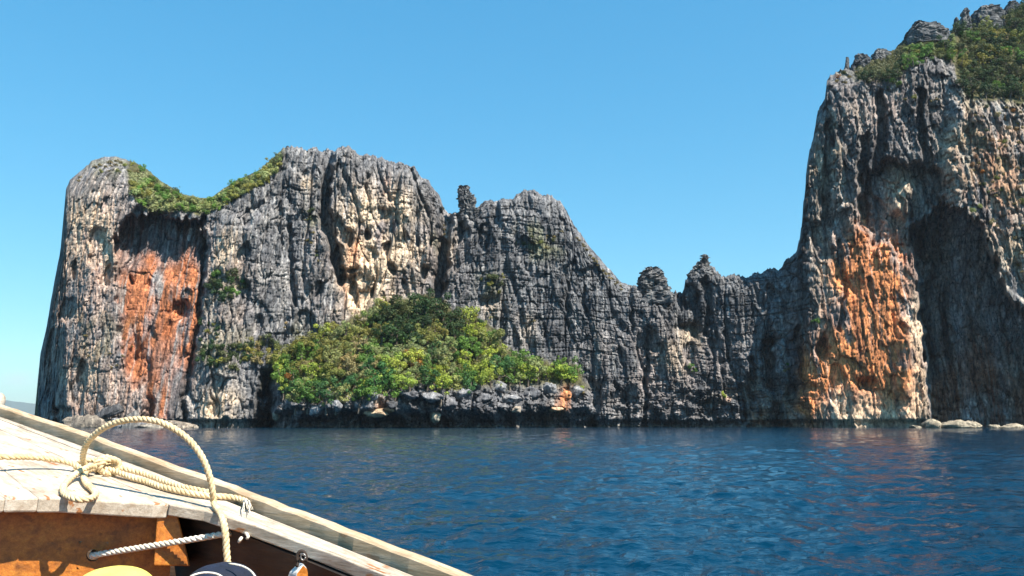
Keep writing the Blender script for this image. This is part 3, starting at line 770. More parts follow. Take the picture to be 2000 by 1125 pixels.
CROWNS = []; TRUNKS = []; SHRUBS = []
for i in range(10):        # unit-height trees (height 1, crown width about 0.9)
    rs = np.random.default_rng(200 + i)
    lobes = [(rs.uniform(-.06, .06), rs.uniform(-.06, .06), .5, .22)]
    for k in range(13 + i % 5):
        a_ = rs.uniform(0, 6.28); r_ = rs.uniform(.10, .44); z_ = rs.uniform(.16, .9) - .35 * max(0, r_ - .25)
        lobes.append((r_ * math.cos(a_), r_ * math.sin(a_), z_, rs.uniform(.06, .16)))
    V_, F_ = leaf_cloud(lobes, 900, .036, 300 + i)
    CROWNS.append(mesh_np('crown', V_, F_, LEAF, link=False))
    Vt, Ft = tube([(0, 0, -.25), (.02, .01, .1), (-.01, .02, .35), (.03, 0, .62)], [.045, .036, .028, .012], 6)
    for k in range(4):
        l_ = lobes[1 + k]; o_ = len(Vt)
        v2, f2 = tube([(0, .01, .18 + .05 * k), (l_[0] * .5, l_[1] * .5, .3 + l_[2] * .25), l_[:3]], [.022, .015, .006], 5)
        Vt += v2; Ft += [tuple(q + o_ for q in f) for f in f2]
    me = bpy.data.meshes.new('trunk'); me.from_pydata([tuple(q) for q in Vt], [], Ft); me.materials.append(BARK); TRUNKS.append(me)
for i in range(8):         # unit shrubs, width about 1
    rs = np.random.default_rng(400 + i)
    lobes = []
    for k in range(7):
        a_ = rs.uniform(0, 6.28); r_ = rs.uniform(.0, .34)
        lobes.append((r_ * math.cos(a_), r_ * math.sin(a_), rs.uniform(.1, .42), rs.uniform(.12, .22)))
    V_, F_ = leaf_cloud(lobes, 420, .050, 500 + i)
    SHRUBS.append(mesh_np('shrub', V_, F_, LEAF, link=False))

GREENS = {'dark green': (.032, .066, .022), 'mid green': (.105, .20, .036), 'yellow green': (.30, .37, .058), 'olive': (.215, .215, .052), 'tan': (.30, .24, .11),
          'rusty orange': (.36, .16, .035), 'blue green': (.055, .14, .042), 'dull green': (.085, .105, .040), 'pale green': (.25, .29, .11), 'dry brown': (.24, .14, .07)}

plants = []
def pt_in(poly, x, y): return poly_sd(np.array([float(x)]), np.array([float(y)]), poly)[0] < 0
def scatter(poly, n, spacing, rs, tries=6000):
    xs = [p[0] for p in poly]; ys = [p[1] for p in poly]; out = []
    cand = np.stack([rs.uniform(min(xs), max(xs), tries), rs.uniform(min(ys), max(ys), tries)], -1)
    cand = cand[poly_sd(cand[:, 0], cand[:, 1], poly) < 0]
    for c in cand:
        if len(out) >= n: break
        if all((c[0] - o[0]) ** 2 + ((c[1] - o[1]) * 1.2) ** 2 > spacing ** 2 for o in out): out.append(c)
    return out

rs = np.random.default_rng(5)
HT = [(532,722),(548,694),(600,660),(650,640),(715,626),(735,598),(765,594),(800,590),(835,582),(868,594),(888,620),(930,630),(955,655),(990,695),(1060,712),(1112,716),(1132,738),(1090,744),(1040,738),(990,742),(945,745),(910,765),(870,760),(835,748),(800,752),(750,768),(690,772),(640,782),(575,786),(556,762)]
def hump_colour(x, y):
    r = rs.random()
    if 735 < x < 900 and y < 665: return ['dark green', 'dark green', 'dull green', 'olive'][int(r * 4)]
    if x < 720 and y < 735: return ['olive', 'olive', 'tan', 'pale green', 'olive', 'mid green', 'yellow green'][int(r * 7)]
    if x < 680: return ['blue green', 'mid green', 'pale green', 'yellow green'][int(r * 4)]
    if x > 1000: return ['yellow green', 'mid green', 'pale green', 'mid green'][int(r * 4)]
    return ['yellow green', 'mid green', 'yellow green', 'pale green', 'blue green', 'mid green', 'yellow green', 'pale green'][int(r * 8)]
for x, y in [(850,600),(820,606),(760,612),(880,632),(770,655),(800,660),(745,655)]:
    plants.append(dict(k='tree', x=x, y=y, s=rs.uniform(50, 62), c='dark green', zone='hump'))
for x, y, c in [(565,745,'rusty orange'),(548,728,'yellow green'),(805,705,'rusty orange'),(872,690,'tan'),(730,715,'tan'),(690,740,'blue green'),(625,765,'blue green'),(905,740,'blue green'),(1095,725,'mid green')]:
    plants.append(dict(k='tree', x=x, y=y, s=rs.uniform(34, 46), c=c, zone='hump'))
for x, y in scatter(HT, 170, 18, rs):
    plants.append(dict(k='tree', x=x, y=y, s=rs.uniform(30, 54), c=hump_colour(x, y), zone='hump'))
FT = [(1868,92),(1880,56),(1962,34),(2000,8),(2050,-18),(2050,196),(1950,186),(1888,184),(1872,140)]
for x, y in scatter(FT, 95, 14, rs):
    plants.append(dict(k='tree', x=x, y=y, s=rs.uniform(24, 40), c=['dark green', 'dull green', 'dark green', 'dark green', 'dull green', 'mid green', 'olive'][int(rs.random() * 7)], zone='summit'))
for x, y in [(1752,140),(1738,150),(1762,125),(1690,152),(1712,150),(1808,104),(1785,118),(1848,86),(1858,112),(1745,160)]:
    plants.append(dict(k='tree', x=x, y=y, s=rs.uniform(30, 42), c=['dull green', 'dark green', 'mid green'][int(rs.random() * 3)], zone='rim'))
RT = [(1756,128),(1770,90),(1800,76),(1862,66),(1872,92),(1858,118),(1830,106),(1800,112)]
for x, y in scatter(RT, 34, 12, rs):
    plants.append(dict(k='shrub', x=x, y=y, s=rs.uniform(14, 24), c=['pale green', 'olive', 'dull green', 'pale green'][int(rs.random() * 4)], zone='rim'))
ST = [(256,352),(285,350),(322,368),(372,390),(420,392),(468,358),(528,322),(546,306),(548,322),(520,352),(470,380),(425,408),(392,414),(345,408),(300,414),(280,402),(262,374)]
for x, y in scatter(ST, 110, 9, rs):
    plants.append(dict(k='shrub', x=x, y=y, s=rs.uniform(15, 28), c=['mid green', 'pale green', 'pale green', 'pale green', 'olive', 'mid green'][int(rs.random() * 6)] if x < 440 else ['olive', 'pale green', 'pale green', 'olive'][int(rs.random() * 4)], zone='saddle'))
for t in np.linspace(0, 1, 20):
    x = 262 + 285 * t + rs.uniform(-8, 8)
    plants.append(dict(k='tree', x=x, y=top_at(x) + rs.uniform(2, 12), s=rs.uniform(13, 24), c=['olive', 'mid green', 'dull green'][int(rs.random() * 3)], zone='saddle'))
for x, y, z_ in [(330,395,22),(290,398,26),(352,402,20),(408,402,22),(440,392,20),(270,372,24),(375,396,18)]:
    plants.append(dict(k='tree', x=x, y=y, s=z_, c=['mid green', 'pale green', 'dull green'][int(rs.random() * 3)], zone='saddle'))
def cluster(cx, cy, rx, ry, n, s0, s1, cols, zone, sp=7):
    poly = [(cx + rx * math.cos(a), cy + ry * math.sin(a)) for a in np.linspace(0, 6.28, 13)[:-1]]
    for x, y in scatter(poly, n, sp, rs, 400):
        if y > top_at(x) + 2: plants.append(dict(k='shrub', x=x, y=y, s=rs.uniform(s0, s1), c=cols[int(rs.random() * len(cols))], zone=zone))
cluster(442,553,36,30,20,20,34,['dark green','dull green','mid green'],'massif wall',10)
cluster(408,650,26,34,12,10,18,['dark green','olive'],'massif wall'); cluster(440,695,52,22,22,18,32,['dark green','dull green','olive'],'massif wall',10)
cluster(505,680,44,26,24,18,34,['dull green','olive','tan'],'massif wall',10); cluster(575,640,26,10,3,9,14,['olive','tan'],'massif wall')
cluster(610,440,14,42,8,10,17,['dull green','olive'],'massif wall',8); cluster(625,500,8,24,4,9,14,['dull green'],'massif wall')
cluster(868,440,8,22,4,8,13,['dull green','olive'],'massif wall'); cluster(866,402,8,10,3,8,12,['yellow green','olive'],'massif wall',5)
cluster(1048,472,40,16,9,12,19,['olive','pale green','dull green'],'ridge wall',10); cluster(962,552,28,20,7,14,22,['olive','dull green'],'ridge wall',10)
cluster(1085,458,24,10,4,10,15,['olive'],'ridge wall'); cluster(940,625,22,10,5,15,24,['dark green','olive'],'ridge wall')
cluster(1355,715,8,8,2,14,20,['yellow green','mid green'],'ridge wall'); cluster(1590,626,9,6,2,12,17,['mid green'],'tower wall')
cluster(1412,770,6,6,2,10,14,['yellow green'],'ridge wall'); cluster(1540,720,10,12,3,9,14,['mid green'],'ridge wall'); cluster(1137,762,6,6,2,12,16,['yellow green'],'ridge wall')
cluster(1040,625,5,5,1,10,13,['dark green'],'ridge wall'); cluster(1308,582,6,5,2,8,11,['yellow green'],'ridge wall',4)
for t in np.linspace(0, 1, 20):
    x = 1128 + 88 * t + rs.uniform(-3, 3); y = np.interp(x, [1128, 1170, 1216], [462, 515, 562]) + rs.uniform(-1, 7)
    plants.append(dict(k='shrub', x=x, y=y, s=rs.uniform(8, 13), c=['pale green', 'olive', 'yellow green'][int(rs.random() * 3)], zone='ridge end'))
cluster(230,325,50,14,16,9,15,['olive','dull green'],'headland dome',9); cluster(150,345,14,8,3,8,12,['dull green'],'headland dome')
cluster(205,680,60,40,12,7,11,['olive','dull green'],'headland wall',12)
cluster(1665,150,40,14,9,10,16,['olive','rusty orange','dull green'],'rim',9); cluster(1800,185,50,14,5,10,16,['olive','dull green','dry brown'],'rim')
TUF = [(1890,205),(2000,205),(2050,205),(2050,560),(1990,540),(1940,440),(1900,380),(1885,300)]
for x, y in scatter(TUF, 105, 9.5, rs):
    plants.append(dict(k='shrub', x=x, y=y, s=rs.uniform(9, 18), c=['olive', 'dry brown', 'tan', 'olive', 'rusty orange', 'dull green'][int(rs.random() * 6)], zone='tower face'))
cluster(1905,405,14,6,2,16,22,['olive','pale green'],'tower face')

ZONE = {'hump': [(0, 650, 'high on the green slope below the massif'), (650, 705, 'midway up the green slope below the massif'), (705, 745, 'low on the green slope below the massif'), (745, 999, 'at the bottom rim of the green slope')],
        'summit': [(-999, 85, 'in the upper forest of the tower summit'), (85, 140, 'in the middle of the tower summit forest'), (140, 999, 'at the lower edge of the tower forest')],
        'rim': [(0, 96, 'on the bright slope under the tower crags'), (96, 130, 'on the stony rim of the tower'), (130, 999, 'hanging off the stony rim of the tower')],
        'saddle': [(-999, 352, 'on the steep flank above the green saddle'), (352, 385, 'along the upper part of the green saddle'), (385, 999, 'at the lip of the green saddle')],
        'massif wall': [(0, 480, 'high on the grey massif wall'), (480, 600, 'in the hollow of the massif wall'), (600, 999, 'low on the grey massif wall')],
        'ridge wall': [(0, 520, 'on ledges under the dark ridge top'), (520, 640, 'halfway up the dark ridge wall'), (640, 999, 'low on the dark ridge wall')],
        'ridge end': [(0, 999, 'on the grassy strip falling to the ridge gap')], 'tower wall': [(0, 999, 'growing from the bare tower wall')],
        'headland dome': [(0, 999, 'on the rounded top of the headland')], 'headland wall': [(0, 999, 'on the pale headland wall')],
        'tower face': [(0, 270, 'on the tower face just under the forest'), (270, 350, 'on the upper tower face'), (350, 430, 'on the middle tower face'), (430, 999, 'on the overhanging edge of the tower face')]}
ORD = ['first', 'second', 'third', 'fourth', 'fifth', 'sixth', 'seventh', 'eighth', 'ninth', 'tenth', 'eleventh', 'twelfth', 'thirteenth', 'fourteenth', 'fifteenth', 'sixteenth', 'seventeenth', 'eighteenth', 'nineteenth', 'twentieth'] + ['%dth' % k for k in range(21, 60)]
GRP = {'hump': 'trees and bushes of the green slope', 'summit': 'trees of the tower summit forest', 'rim': 'plants along the stony tower rim', 'saddle': 'shrubs of the green saddle'}
_sh = sorted([p for p in plants if p['k'] == 'shrub'], key=lambda p: -p['s'])
for p in _sh[285:]: p['k'] = 'tuft'
tufts = [p for p in plants if p['k'] == 'tuft']
plants = [p for p in plants if p['k'] != 'tuft']
cells = {}
for p in plants:
    for a_, b_, t_ in ZONE[p['zone']]:
        if a_ <= p['y'] < b_: p['place'] = t_
    cells.setdefault((p['k'], p['c'], p['place']), []).append(p)
for (k_, c_, t_), lst in cells.items():
    lst.sort(key=lambda p: p['x'])
    for i_, p in enumerate(lst):
        noun = k_
        p['label'] = f'{c_} {noun} {t_}' + (f', {ORD[i_]} from headland' if len(lst) > 1 else '')

def place_plant(p, i):
    s_px = p['s']
    if p['k'] == 'tree':
        base_py = min(p['y'] + .42 * s_px, WATER_PY - 40)
        base_py = max(base_py, top_at(p['x']) + 1)
        Y = float(depth_at(p['x'], base_py)); pos = at(p['x'], base_py, Y + .3)
        h = s_px * Y / FPX * 1.08
        root = empty('tree', pos)
        root.scale = (h * random.uniform(.9, 1.15), h * random.uniform(.9, 1.15), h); root.rotation_euler = (random.uniform(-.1, .1), random.uniform(-.1, .1), random.uniform(0, 6.28))
        tag(root, p['label'], 'tree', GRP.get(p['zone'], 'trees on the cliffs'))
        tk = bpy.data.objects.new('trunk', TRUNKS[i % 10]); tk.parent = root; COL.objects.link(tk)
        cr = bpy.data.objects.new('crown', CROWNS[i % 10]); cr.parent = root; COL.objects.link(cr)
        o = cr
    else:
        base_py = max(p['y'] + .3 * s_px, top_at(p['x']) + 1)
        Y = float(depth_at(p['x'], base_py)); pos = at(p['x'], base_py, Y - .1)
        w_ = s_px * Y / FPX * 1.1
        o = bpy.data.objects.new('shrub', SHRUBS[i % 8]); COL.objects.link(o); o.location = pos
        o.scale = (w_, w_, w_ * random.uniform(.8, 1.15)); o.rotation_euler = (0, 0, random.uniform(0, 6.28))
        tag(o, p['label'], 'shrub', GRP.get(p['zone'], 'shrubs clinging to the cliffs'))
    c = GREENS[p['c']]; j = random.uniform(.8, 1.25) * (1.2 if p['zone'] == 'saddle' else 1)
    o.color = (c[0] * j * random.uniform(.9, 1.12), c[1] * j, c[2] * j * random.uniform(.85, 1.15), 1)
for i, p in enumerate(plants): place_plant(p, i)

def small_tufts():
    Vt = []
    for i, p in enumerate(tufts):
        py_ = max(p['y'] + .3 * p['s'], top_at(p['x']) + 1); Y = float(depth_at(p['x'], py_)); w_ = p['s'] * Y / FPX * 1.15
        V_, F_ = leaf_cloud([(0, 0, .2, .24), (.2, .1, .12, .18), (-.2, 0, .15, .18)], 60, .11, 900 + i)
        Vt.append(V_ * w_ + at(p['x'], py_, Y - .1))
    Vt = np.concatenate(Vt)
    o = mesh_np('tufts', Vt, np.arange(len(Vt)).reshape(-1, 4), LEAF); o.color = (.19, .15, .06, 1)
    tag(o, 'tiny olive brown tufts of dry growth dotted over the cliff walls', 'tufts', kind='stuff')
small_tufts()

def undergrowth(name, poly, n, size, colr, label, seed):
    rs2 = np.random.default_rng(seed)
    xs = [p[0] for p in poly]; ys = [p[1] for p in poly]
    c = np.stack([rs2.uniform(min(xs), max(xs), n * 3), rs2.uniform(min(ys), max(ys), n * 3)], -1)
    c = c[poly_sd(c[:, 0], c[:, 1], poly) < 0][:n]
    c = c[c[:, 1] > top_at(c[:, 0]) + 1]
    pos = at(c[:, 0], c[:, 1], depth_at(c[:, 0], c[:, 1]) - rs2.uniform(0, .9, len(c)))
    m_ = len(c)
    nrm = rs2.normal(size=(m_, 3)) * .7 + np.array([0, -.4, .9]); nrm /= np.linalg.norm(nrm, axis=1)[:, None]
    a = np.cross(nrm, rs2.normal(size=(m_, 3))); a /= np.linalg.norm(a, axis=1)[:, None]; b = np.cross(nrm, a)
    s = size * rs2.uniform(.5, 1.4, m_)[:, None]
    V_ = np.stack([pos - a * s, pos + b * s * .6, pos + a * s, pos - b * s * .6], 1).reshape(-1, 3)
    o = mesh_np(name, V_, np.arange(m_ * 4).reshape(m_, 4), LEAF)
    o.color = (*colr, 1)
    return tag(o, label, 'undergrowth', kind='stuff')
undergrowth('undergrowth', HT, 14000, .45, (.16, .17, .045), 'mixed low leaves covering the green slope between its trees', 1)
undergrowth('undergrowth', FT, 6000, .45, (.05, .066, .028), 'dark low leaves filling the tower summit forest floor', 2)
STU = [(250,335),(300,335),(360,372),(420,380),(470,340),(528,300),(550,290)] + ST[8:]
undergrowth('undergrowth', STU, 11000, .40, (.27, .29, .14), 'low green leaves carpeting the saddle of the headland', 3)
undergrowth('undergrowth', [(1668,128),(1700,122),(1735,104),(1768,82),(1772,110),(1760,150),(1700,158),(1672,150)], 2600, .40, (.12, .13, .06), 'thin dry growth along the stony rim of the tower', 6)
undergrowth('undergrowth', RT, 6000, .40, (.12, .14, .055), 'pale low leaves on the slope under the tower crags', 4)

# ------------------------------------------------------------------ far hills
hx_ = np.linspace(-1400, 700, 160)
hy_ = np.interp(hx_, [-1400, -900, -500, -150, 0, 30, 60, 90, 200, 400, 700], [806, 790, 784, 776, 780, 784, 788, 789, 796, 812, 827]) + 2.0 * gn(hx_ * .03, hx_ * 0, 91) + .8 * gn(hx_ * .15, hx_ * 0, 92)
rows = []
for k, (f_, dY) in enumerate([(0, -2200), (.35, -1500), (.7, -800), (.92, -240), (1, 0), (.9, 400), (.4, 1200), (0, 2000)]):
    q_ = at(hx_, HORIZON + (hy_ - HORIZON) * f_, 15000.0)
    q_[:, 1] += dY + 60 * gn(hx_ * .02 + k, hx_ * 0 + k, 93); q_[:, 0] *= 1 + dY / 15000
    if f_ == 0: q_[:, 2] = -.5
    rows.append(q_)
hm = NT('far_forest')
hn = hm.noise(hm.n('NewGeometry').outputs['Position'], .02, 5, .6)
hm.l(hm.ramp(hn, [(.3, (.03, .05, .025)), (.7, (.09, .11, .06))]), hm.b.inputs['Base Color']); hm.b.inputs['Roughness'].default_value = .95
tag(mesh_np('far_hills', np.concatenate(rows), grid_faces(8, 160)[:, ::-1], hm.m, smooth=True), 'hazy blue wooded hills across the water beyond the headland', 'hills', kind='structure')

# ------------------------------------------------------------------ sea
def sea():
    r = [1.2]
    while r[-1] < 17500:
        x = r[-1]; r.append(x * (1 + (.08 if x < 5 else (.0055 if x < 60 else .0105 if x < 345 else .06))))
    r = np.array(r)
    A = math.radians(38)
    ang = np.concatenate([np.linspace(-A, A, 880), np.linspace(A, 2 * math.pi - A, 90)[1:-1]])
    R, T = np.meshgrid(r, ang, indexing='ij')
    x = R * np.sin(T); y = R * np.cos(T)
    dr = np.gradient(r)[:, None]
    z = np.zeros_like(x)
    rs3 = np.random.default_rng(3)
    wind = math.radians(205)
    for i in range(124):
        lam = .10 * (7.0 / .10) ** rs3.random()
        th = wind + rs3.normal() * .75
        kx, ky = math.sin(th), math.cos(th)
        k = 2 * math.pi / lam
        amp = .022 * lam / (2 * math.pi) * rs3.uniform(.6, 1.4) * np.interp(lam, [.1, .5, 1.2, 3, 7], [1.9, 1.8, 1.1, .6, .4])
        fade = np.clip((lam / (2.2 * dr) - .6) / 1.0, 0, 1)
        patch = 1 + .5 * np.sin((x * .05 + y * .023) + i) * np.sin(y * .041 - x * .02 + 2 * i)
        ph = k * (x * kx + y * ky) + rs3.uniform(0, 6.28)
        z += amp * fade * patch * (np.sin(ph) + .22 * np.cos(2 * ph))
    z *= np.where(abs(T) <= A + .01, 1, .3)
    nr, na = x.shape
    V_ = np.stack([x, y, z], -1).reshape(-1, 3)
    i = np.arange(nr * na).reshape(nr, na); j = np.roll(i, -1, 1)
    F = np.stack([i[:-1], i[1:], j[1:], j[:-1]], -1).reshape(-1, 4)
    m = NT('sea_water')
    geo = m.n('NewGeometry').outputs['Position']
    m.b.inputs['Base Color'].default_value = (.0001, .021, .047, 1)
    m.b.inputs['Roughness'].default_value = .05
    m.b.inputs['IOR'].default_value = 1.345
    n1 = m.noise(geo, 5.0, 4, .6, (1, 1.6, 1)); n2 = m.noise(geo, .9, 4, .6, (1, 1.8, 1)); n3 = m.noise(geo, .18, 3, .6, (1, 2.0, 1))
    h = m.math('ADD', m.math('MULTIPLY', n1, .075), m.math('ADD', m.math('MULTIPLY', n2, .24), m.math('MULTIPLY', n3, .7)))
    m.bump(h, .5, 1.0)
    return tag(mesh_np('sea', V_, F, m.m, smooth=True), 'deep blue rippled sea between the boat and the cliffs', 'sea', kind='structure')
sea()

# ------------------------------------------------------------------ the boat
def boat():
    A3, B3, C3 = at(0, 809, 2.72), at(812, 1118, 1.60), at(0, 974, 1.737)
    n = np.cross(B3 - A3, C3 - A3); n /= np.linalg.norm(n)
    if n[2] < 0: n = -n
    dp = lambda px, py: hit(px, py, A3, n)
    nrm = lambda q: q / np.linalg.norm(q)
    fwd = nrm(A3 - B3)                                   # towards the bow
    out = nrm(np.cross(fwd, n))                          # away from the boat, over the water
    if out[1] < 0: out = -out
    head = math.atan2(fwd[1], fwd[0])

    def wood(name, lo, mid, hi, rust=0.0, spots=(.33, .13, .04), rough=.75, stain=(.2, .12, .06), stain_amt=.4, bump=.35):
        m = NT(name)
        geo = m.n('NewGeometry').outputs['Position']
        oi = m.n('ObjectInfo')
        mp = m.n('Mapping'); mp.vector_type = 'POINT'; mp.inputs['Rotation'].default_value = (0, 0, -head)
        m.l(geo, mp.inputs['Vector'])
        off = m.n('VectorMath'); off.operation = 'ADD'
        cmb = m.n('CombineXYZ'); m.l(m.math('MULTIPLY', oi.outputs['Random'], 7.0), cmb.inputs[0]); m.l(m.math('MULTIPLY', oi.outputs['Random'], 3.0), cmb.inputs[1])
        m.l(mp.outputs[0], off.inputs[0]); m.l(cmb.outputs[0], off.inputs[1])
        vec = off.outputs[0]
        grain = m.noise(vec, 1.0, 7, .65, (5, 95, 95))
        fine = m.noise(vec, 1.0, 5, .7, (22, 330, 330))
        patch = m.noise(vec, 1.0, 5, .6, (5, 13, 13))
        blot = m.noise(vec, 1.0, 4, .6, (9, 30, 30))
        col = m.ramp(m.math('ADD', m.math('MULTIPLY', grain, .5), m.math('MULTIPLY', patch, .5)), [(.34, lo), (.5, mid), (.64, hi)])
        col = m.mix(col, stain, m.math('MULTIPLY', m.ramp(blot, [(.5, (0, 0, 0)), (.72, (1, 1, 1))]), stain_amt))
        if rust:
            sp = m.noise(vec, 1.0, 3, .5, (11, 42, 42))
            col = m.mix(col, spots, m.math('MULTIPLY', m.ramp(sp, [(.645, (0, 0, 0)), (.69, (1, 1, 1))]), rust))
        col = m.mix(col, m.ramp(fine, [(.3, (.70, .68, .66)), (.55, (1.05, 1.05, 1.05))]), .8, 'MULTIPLY')
        m.l(col, m.b.inputs['Base Color'])
        m.b.inputs['Roughness'].default_value = rough
        m.bump(m.math('ADD', grain, m.math('MULTIPLY', fine, .6)), bump, .004)
        return m.m
    DECK = wood('weathered_deck', (.32, .25, .18), (.52, .44, .345), (.66, .59, .50), .95, stain=(.24, .155, .09), stain_amt=.65)
    RAILW = wood('weathered_rail', (.36, .24, .13), (.52, .38, .24), (.64, .51, .37), .5, stain_amt=.35)
    EDGE = DECK
    VARN = wood('varnished_board', (.24, .075, .014), (.46, .155, .026), (.60, .24, .040), .5, spots=(.12, .035, .012), rough=.38, stain=(.07, .03, .015), stain_amt=.6)
    DARKW = wood('shade_dark_hull', (.010, .008, .007), (.018, .014, .013), (.034, .026, .022), 0, rough=.6, stain_amt=.2)  # near-black brown: shade below the side deck is put into the wood colour
    OUTW = wood('hull_outside', (.16, .08, .04), (.25, .13, .06), (.36, .2, .1), .3, rough=.5)

    root = empty('longtail_boat', tuple(at(331, 984, 2.05) * np.array([1, 1, 0])))
    tag(root, 'weathered wooden longtail boat bow with planked foredeck pointing out of the picture', 'boat')
    inv = Matrix.Translation(-Vector(root.location))
    def bpart(name, Vv, F, mat, smooth=False, bevel=None, mats=None, fm=None):
        o = mesh_py(name, Vv, F, mat, root, smooth)
        o.matrix_parent_inverse = inv
        if mats:
            for q in mats: o.data.materials.append(q)
            for p, k in zip(o.data.polygons, fm): p.material_index = k
        if bevel:
            b = o.modifiers.new('edge', 'BEVEL'); b.width = bevel; b.segments = 2; b.limit_method = 'ANGLE'
        return o
    def slab(name, top, th, mat, bevel=.003, ragged=0, seed=0):
        """board: top outline (3-D points) and its thickness"""
        pts = []
        m_ = len(top)
        for i in range(m_):
            a, b = np.asarray(top[i]), np.asarray(top[(i + 1) % m_])
            k = max(1, int(np.linalg.norm(b - a) / .035))
            for j in range(k): pts.append(a + (b - a) * j / k)
        pts = np.array(pts)
        if ragged:
            r_ = np.random.default_rng(seed)
            pts = pts + r_.normal(size=(len(pts), 1)) * ragged * n
        k = len(pts)
        Vv = list(pts) + list(pts - n * th)
        F = [tuple(range(k)), tuple(range(2 * k - 1, k - 1, -1))] + [(i, k + i, k + (i + 1) % k, (i + 1) % k) for i in range(k)]
        # consistent outward normals
        me_o = bpart(name, Vv, F, mat, bevel=bevel)
        return me_o

    rail_px = [(0, 809), (162, 865), (324, 927), (409, 958), (493, 992), (609, 1036), (675, 1063), (812, 1118)]
    rail = [dp(*q) for q in rail_px]
    rail = [rail[0] + nrm(rail[0] - rail[1]) * t for t in (.75, .4, .15)] + rail + [rail[-1] + nrm(rail[-1] - rail[-2]) * t for t in (.15, .4, .7)]
    rail = np.array(rail)
    # resample the rail line
    def resample(P_, step):
        P_ = np.asarray(P_, float); d = np.concatenate([[0], np.cumsum(np.linalg.norm(np.diff(P_, axis=0), axis=1))])
        s = np.linspace(0, d[-1], max(4, int(d[-1] / step)))
        # catmull-rom through the points
        res = []
        for t in s:
            i = min(max(np.searchsorted(d, t) - 1, 0), len(P_) - 2)
            u = (t - d[i]) / (d[i + 1] - d[i] + 1e-12)
            p0, p1, p2, p3 = P_[max(i - 1, 0)], P_[i], P_[i + 1], P_[min(i + 2, len(P_) - 1)]
            res.append(.5 * (2 * p1 + (p2 - p0) * u + (2 * p0 - 5 * p1 + 4 * p2 - p3) * u * u + (3 * p1 - p0 - 3 * p2 + p3) * u ** 3))
        return np.array(res)
    rl = resample(rail, .05)
    r_ = np.random.default_rng(2)
    nn = len(rl)
    wob = .0012 * r_.normal(size=nn); wob2 = .0010 * r_.normal(size=nn)
    H, W = .023, .030
    sec = [(0, -.03), (0, .0), (0, H - .004), (.004, H), (W - .006, H + .001), (W, H - .006), (W, -.03)]
    Vv = []
    for i in range(nn):
        for (o_, h_) in sec: Vv.append(rl[i] + out * (o_ + wob[i]) + n * (h_ + (wob2[i] if h_ > 0.01 else 0)))
    m_ = len(sec)
    F = [(i * m_ + k, i * m_ + (k + 1) % m_, (i + 1) * m_ + (k + 1) % m_, (i + 1) * m_ + k) for i in range(nn - 1) for k in range(m_)]
    F += [tuple(range(m_)), tuple((nn - 1) * m_ + k for k in range(m_))[::-1]]
    g = bpart('gunwale_rail', Vv, F, RAILW)
    g['label'] = 'brownish raised rail along the outer deck edge'

    # deck planks (each a board of its own)
    def ext(p_far, p_near, t): return p_far + nrm(p_far - p_near) * t
    g_ = -.0004
    sa0, sa1 = dp(0, 838), dp(331, 984); sb0, sb1 = dp(0, 911), dp(76, 972); sc0, sc1 = dp(-60, 925), dp(11, 972)
    saf, sbf, scf = ext(sa0, sa1, .55), ext(sb0, sb1, .55), ext(sc0, sc1, .55)
    rf, rn = rl[0], rl[-1]
    l1 = lambda q, d: q - out * d
    inner = [dp(331, 986), dp(400, 998), dp(482, 1022), dp(620, 1071), dp(702, 1103)]
    inner.append(inner[-1] + nrm(inner[-1] - inner[-2]) * .75)
    slab('deck_plank', [l1(rf, .001), l1(rn, .001), l1(rn, .011), l1(rl[nn // 2], .011), l1(rf, .011)], .022, DECK, .0015)
    slab('deck_plank', [l1(rf, .0135), l1(rl[nn // 2], .0135), l1(rn, .0135)] + inner[::-1] + [sa1 + out * g_, sa0 + out * g_, saf + out * g_], .024, DECK, .004, .0006, 3)
    ae = [dp(331, 985), dp(300, 983.5), dp(240, 980), dp(160, 975), dp(76, 972)]
    corner = [sa1 - out * g_ + (ae[1] - ae[0]) * .02] + ae[1:-1]
    slab('deck_plank', [saf - out * g_, sa0 - out * g_] + corner + [sb1 + out * g_, sb0 + out * g_, sbf + out * g_], .032, EDGE, .005, .0007, 4)
    slab('deck_plank', [sbf - out * g_, sb0 - out * g_, sb1 - out * g_, sc1 + out * g_, sc0 + out * g_, scf + out * g_], .032, EDGE, .005, .0007, 5)
    edir = nrm(dp(0, 973) - dp(331, 984))
    slab('deck_plank', [scf - out * g_, sc0 - out * g_, sc1 - out * g_, sc1 + edir * .16, scf + edir * .10], .032, EDGE, .005, .0007, 6)
    slab('deck_plank', [scf + edir * .103, sc1 + edir * .163, sc1 + edir * .40, scf + edir * .30], .032, EDGE, .005, .0007, 7)

    # bulkhead under the foredeck, with a round rope hole
    D0 = dp(331, 984)
    ein = nrm(np.cross(edir, n)); ein = ein if np.dot(ein, fwd) > 0 else -ein
    pb = D0 + ein * .098 - n * .030
    down = np.array([0, 0, -1.0]); nb = nrm(np.cross(edir, down)); nb = nb if np.dot(nb, ein) < 0 else -nb
    bh = lambda px, py: hit(px, py, pb, nb)
    hole = bh(181, 1085); hr = .013
    r0 = bh(342, 1004); e0 = np.dot(r0 - hole, edir)
    def loc(a, b): return hole + edir * a + down * b
    zt = pb[2] + .001
    tops = -(zt - hole[2]) * 1.0
    def panel(name, a0, a1, b0, b1, th=.02):
        Vv = [loc(a, b) - nb * t for t in (0, th) for a, b in ((a0, b0), (a1, b0), (a1, b1), (a0, b1))]
        return Vv, [(0, 1, 2, 3), (7, 6, 5, 4), (0, 4, 5, 1), (1, 5, 6, 2), (2, 6, 7, 3), (3, 7, 4, 0)]
    b_hi = -(zt - hole[2]); S = .03
    Vall, Fall = [], []
    def addp(Vv, F):
        k = len(Vall); Vall.extend(Vv); Fall.extend([tuple(q + k for q in f) for f in F])
    b_lo = .50; a_r = e0 - .004; a_l = .95
    ks = 28
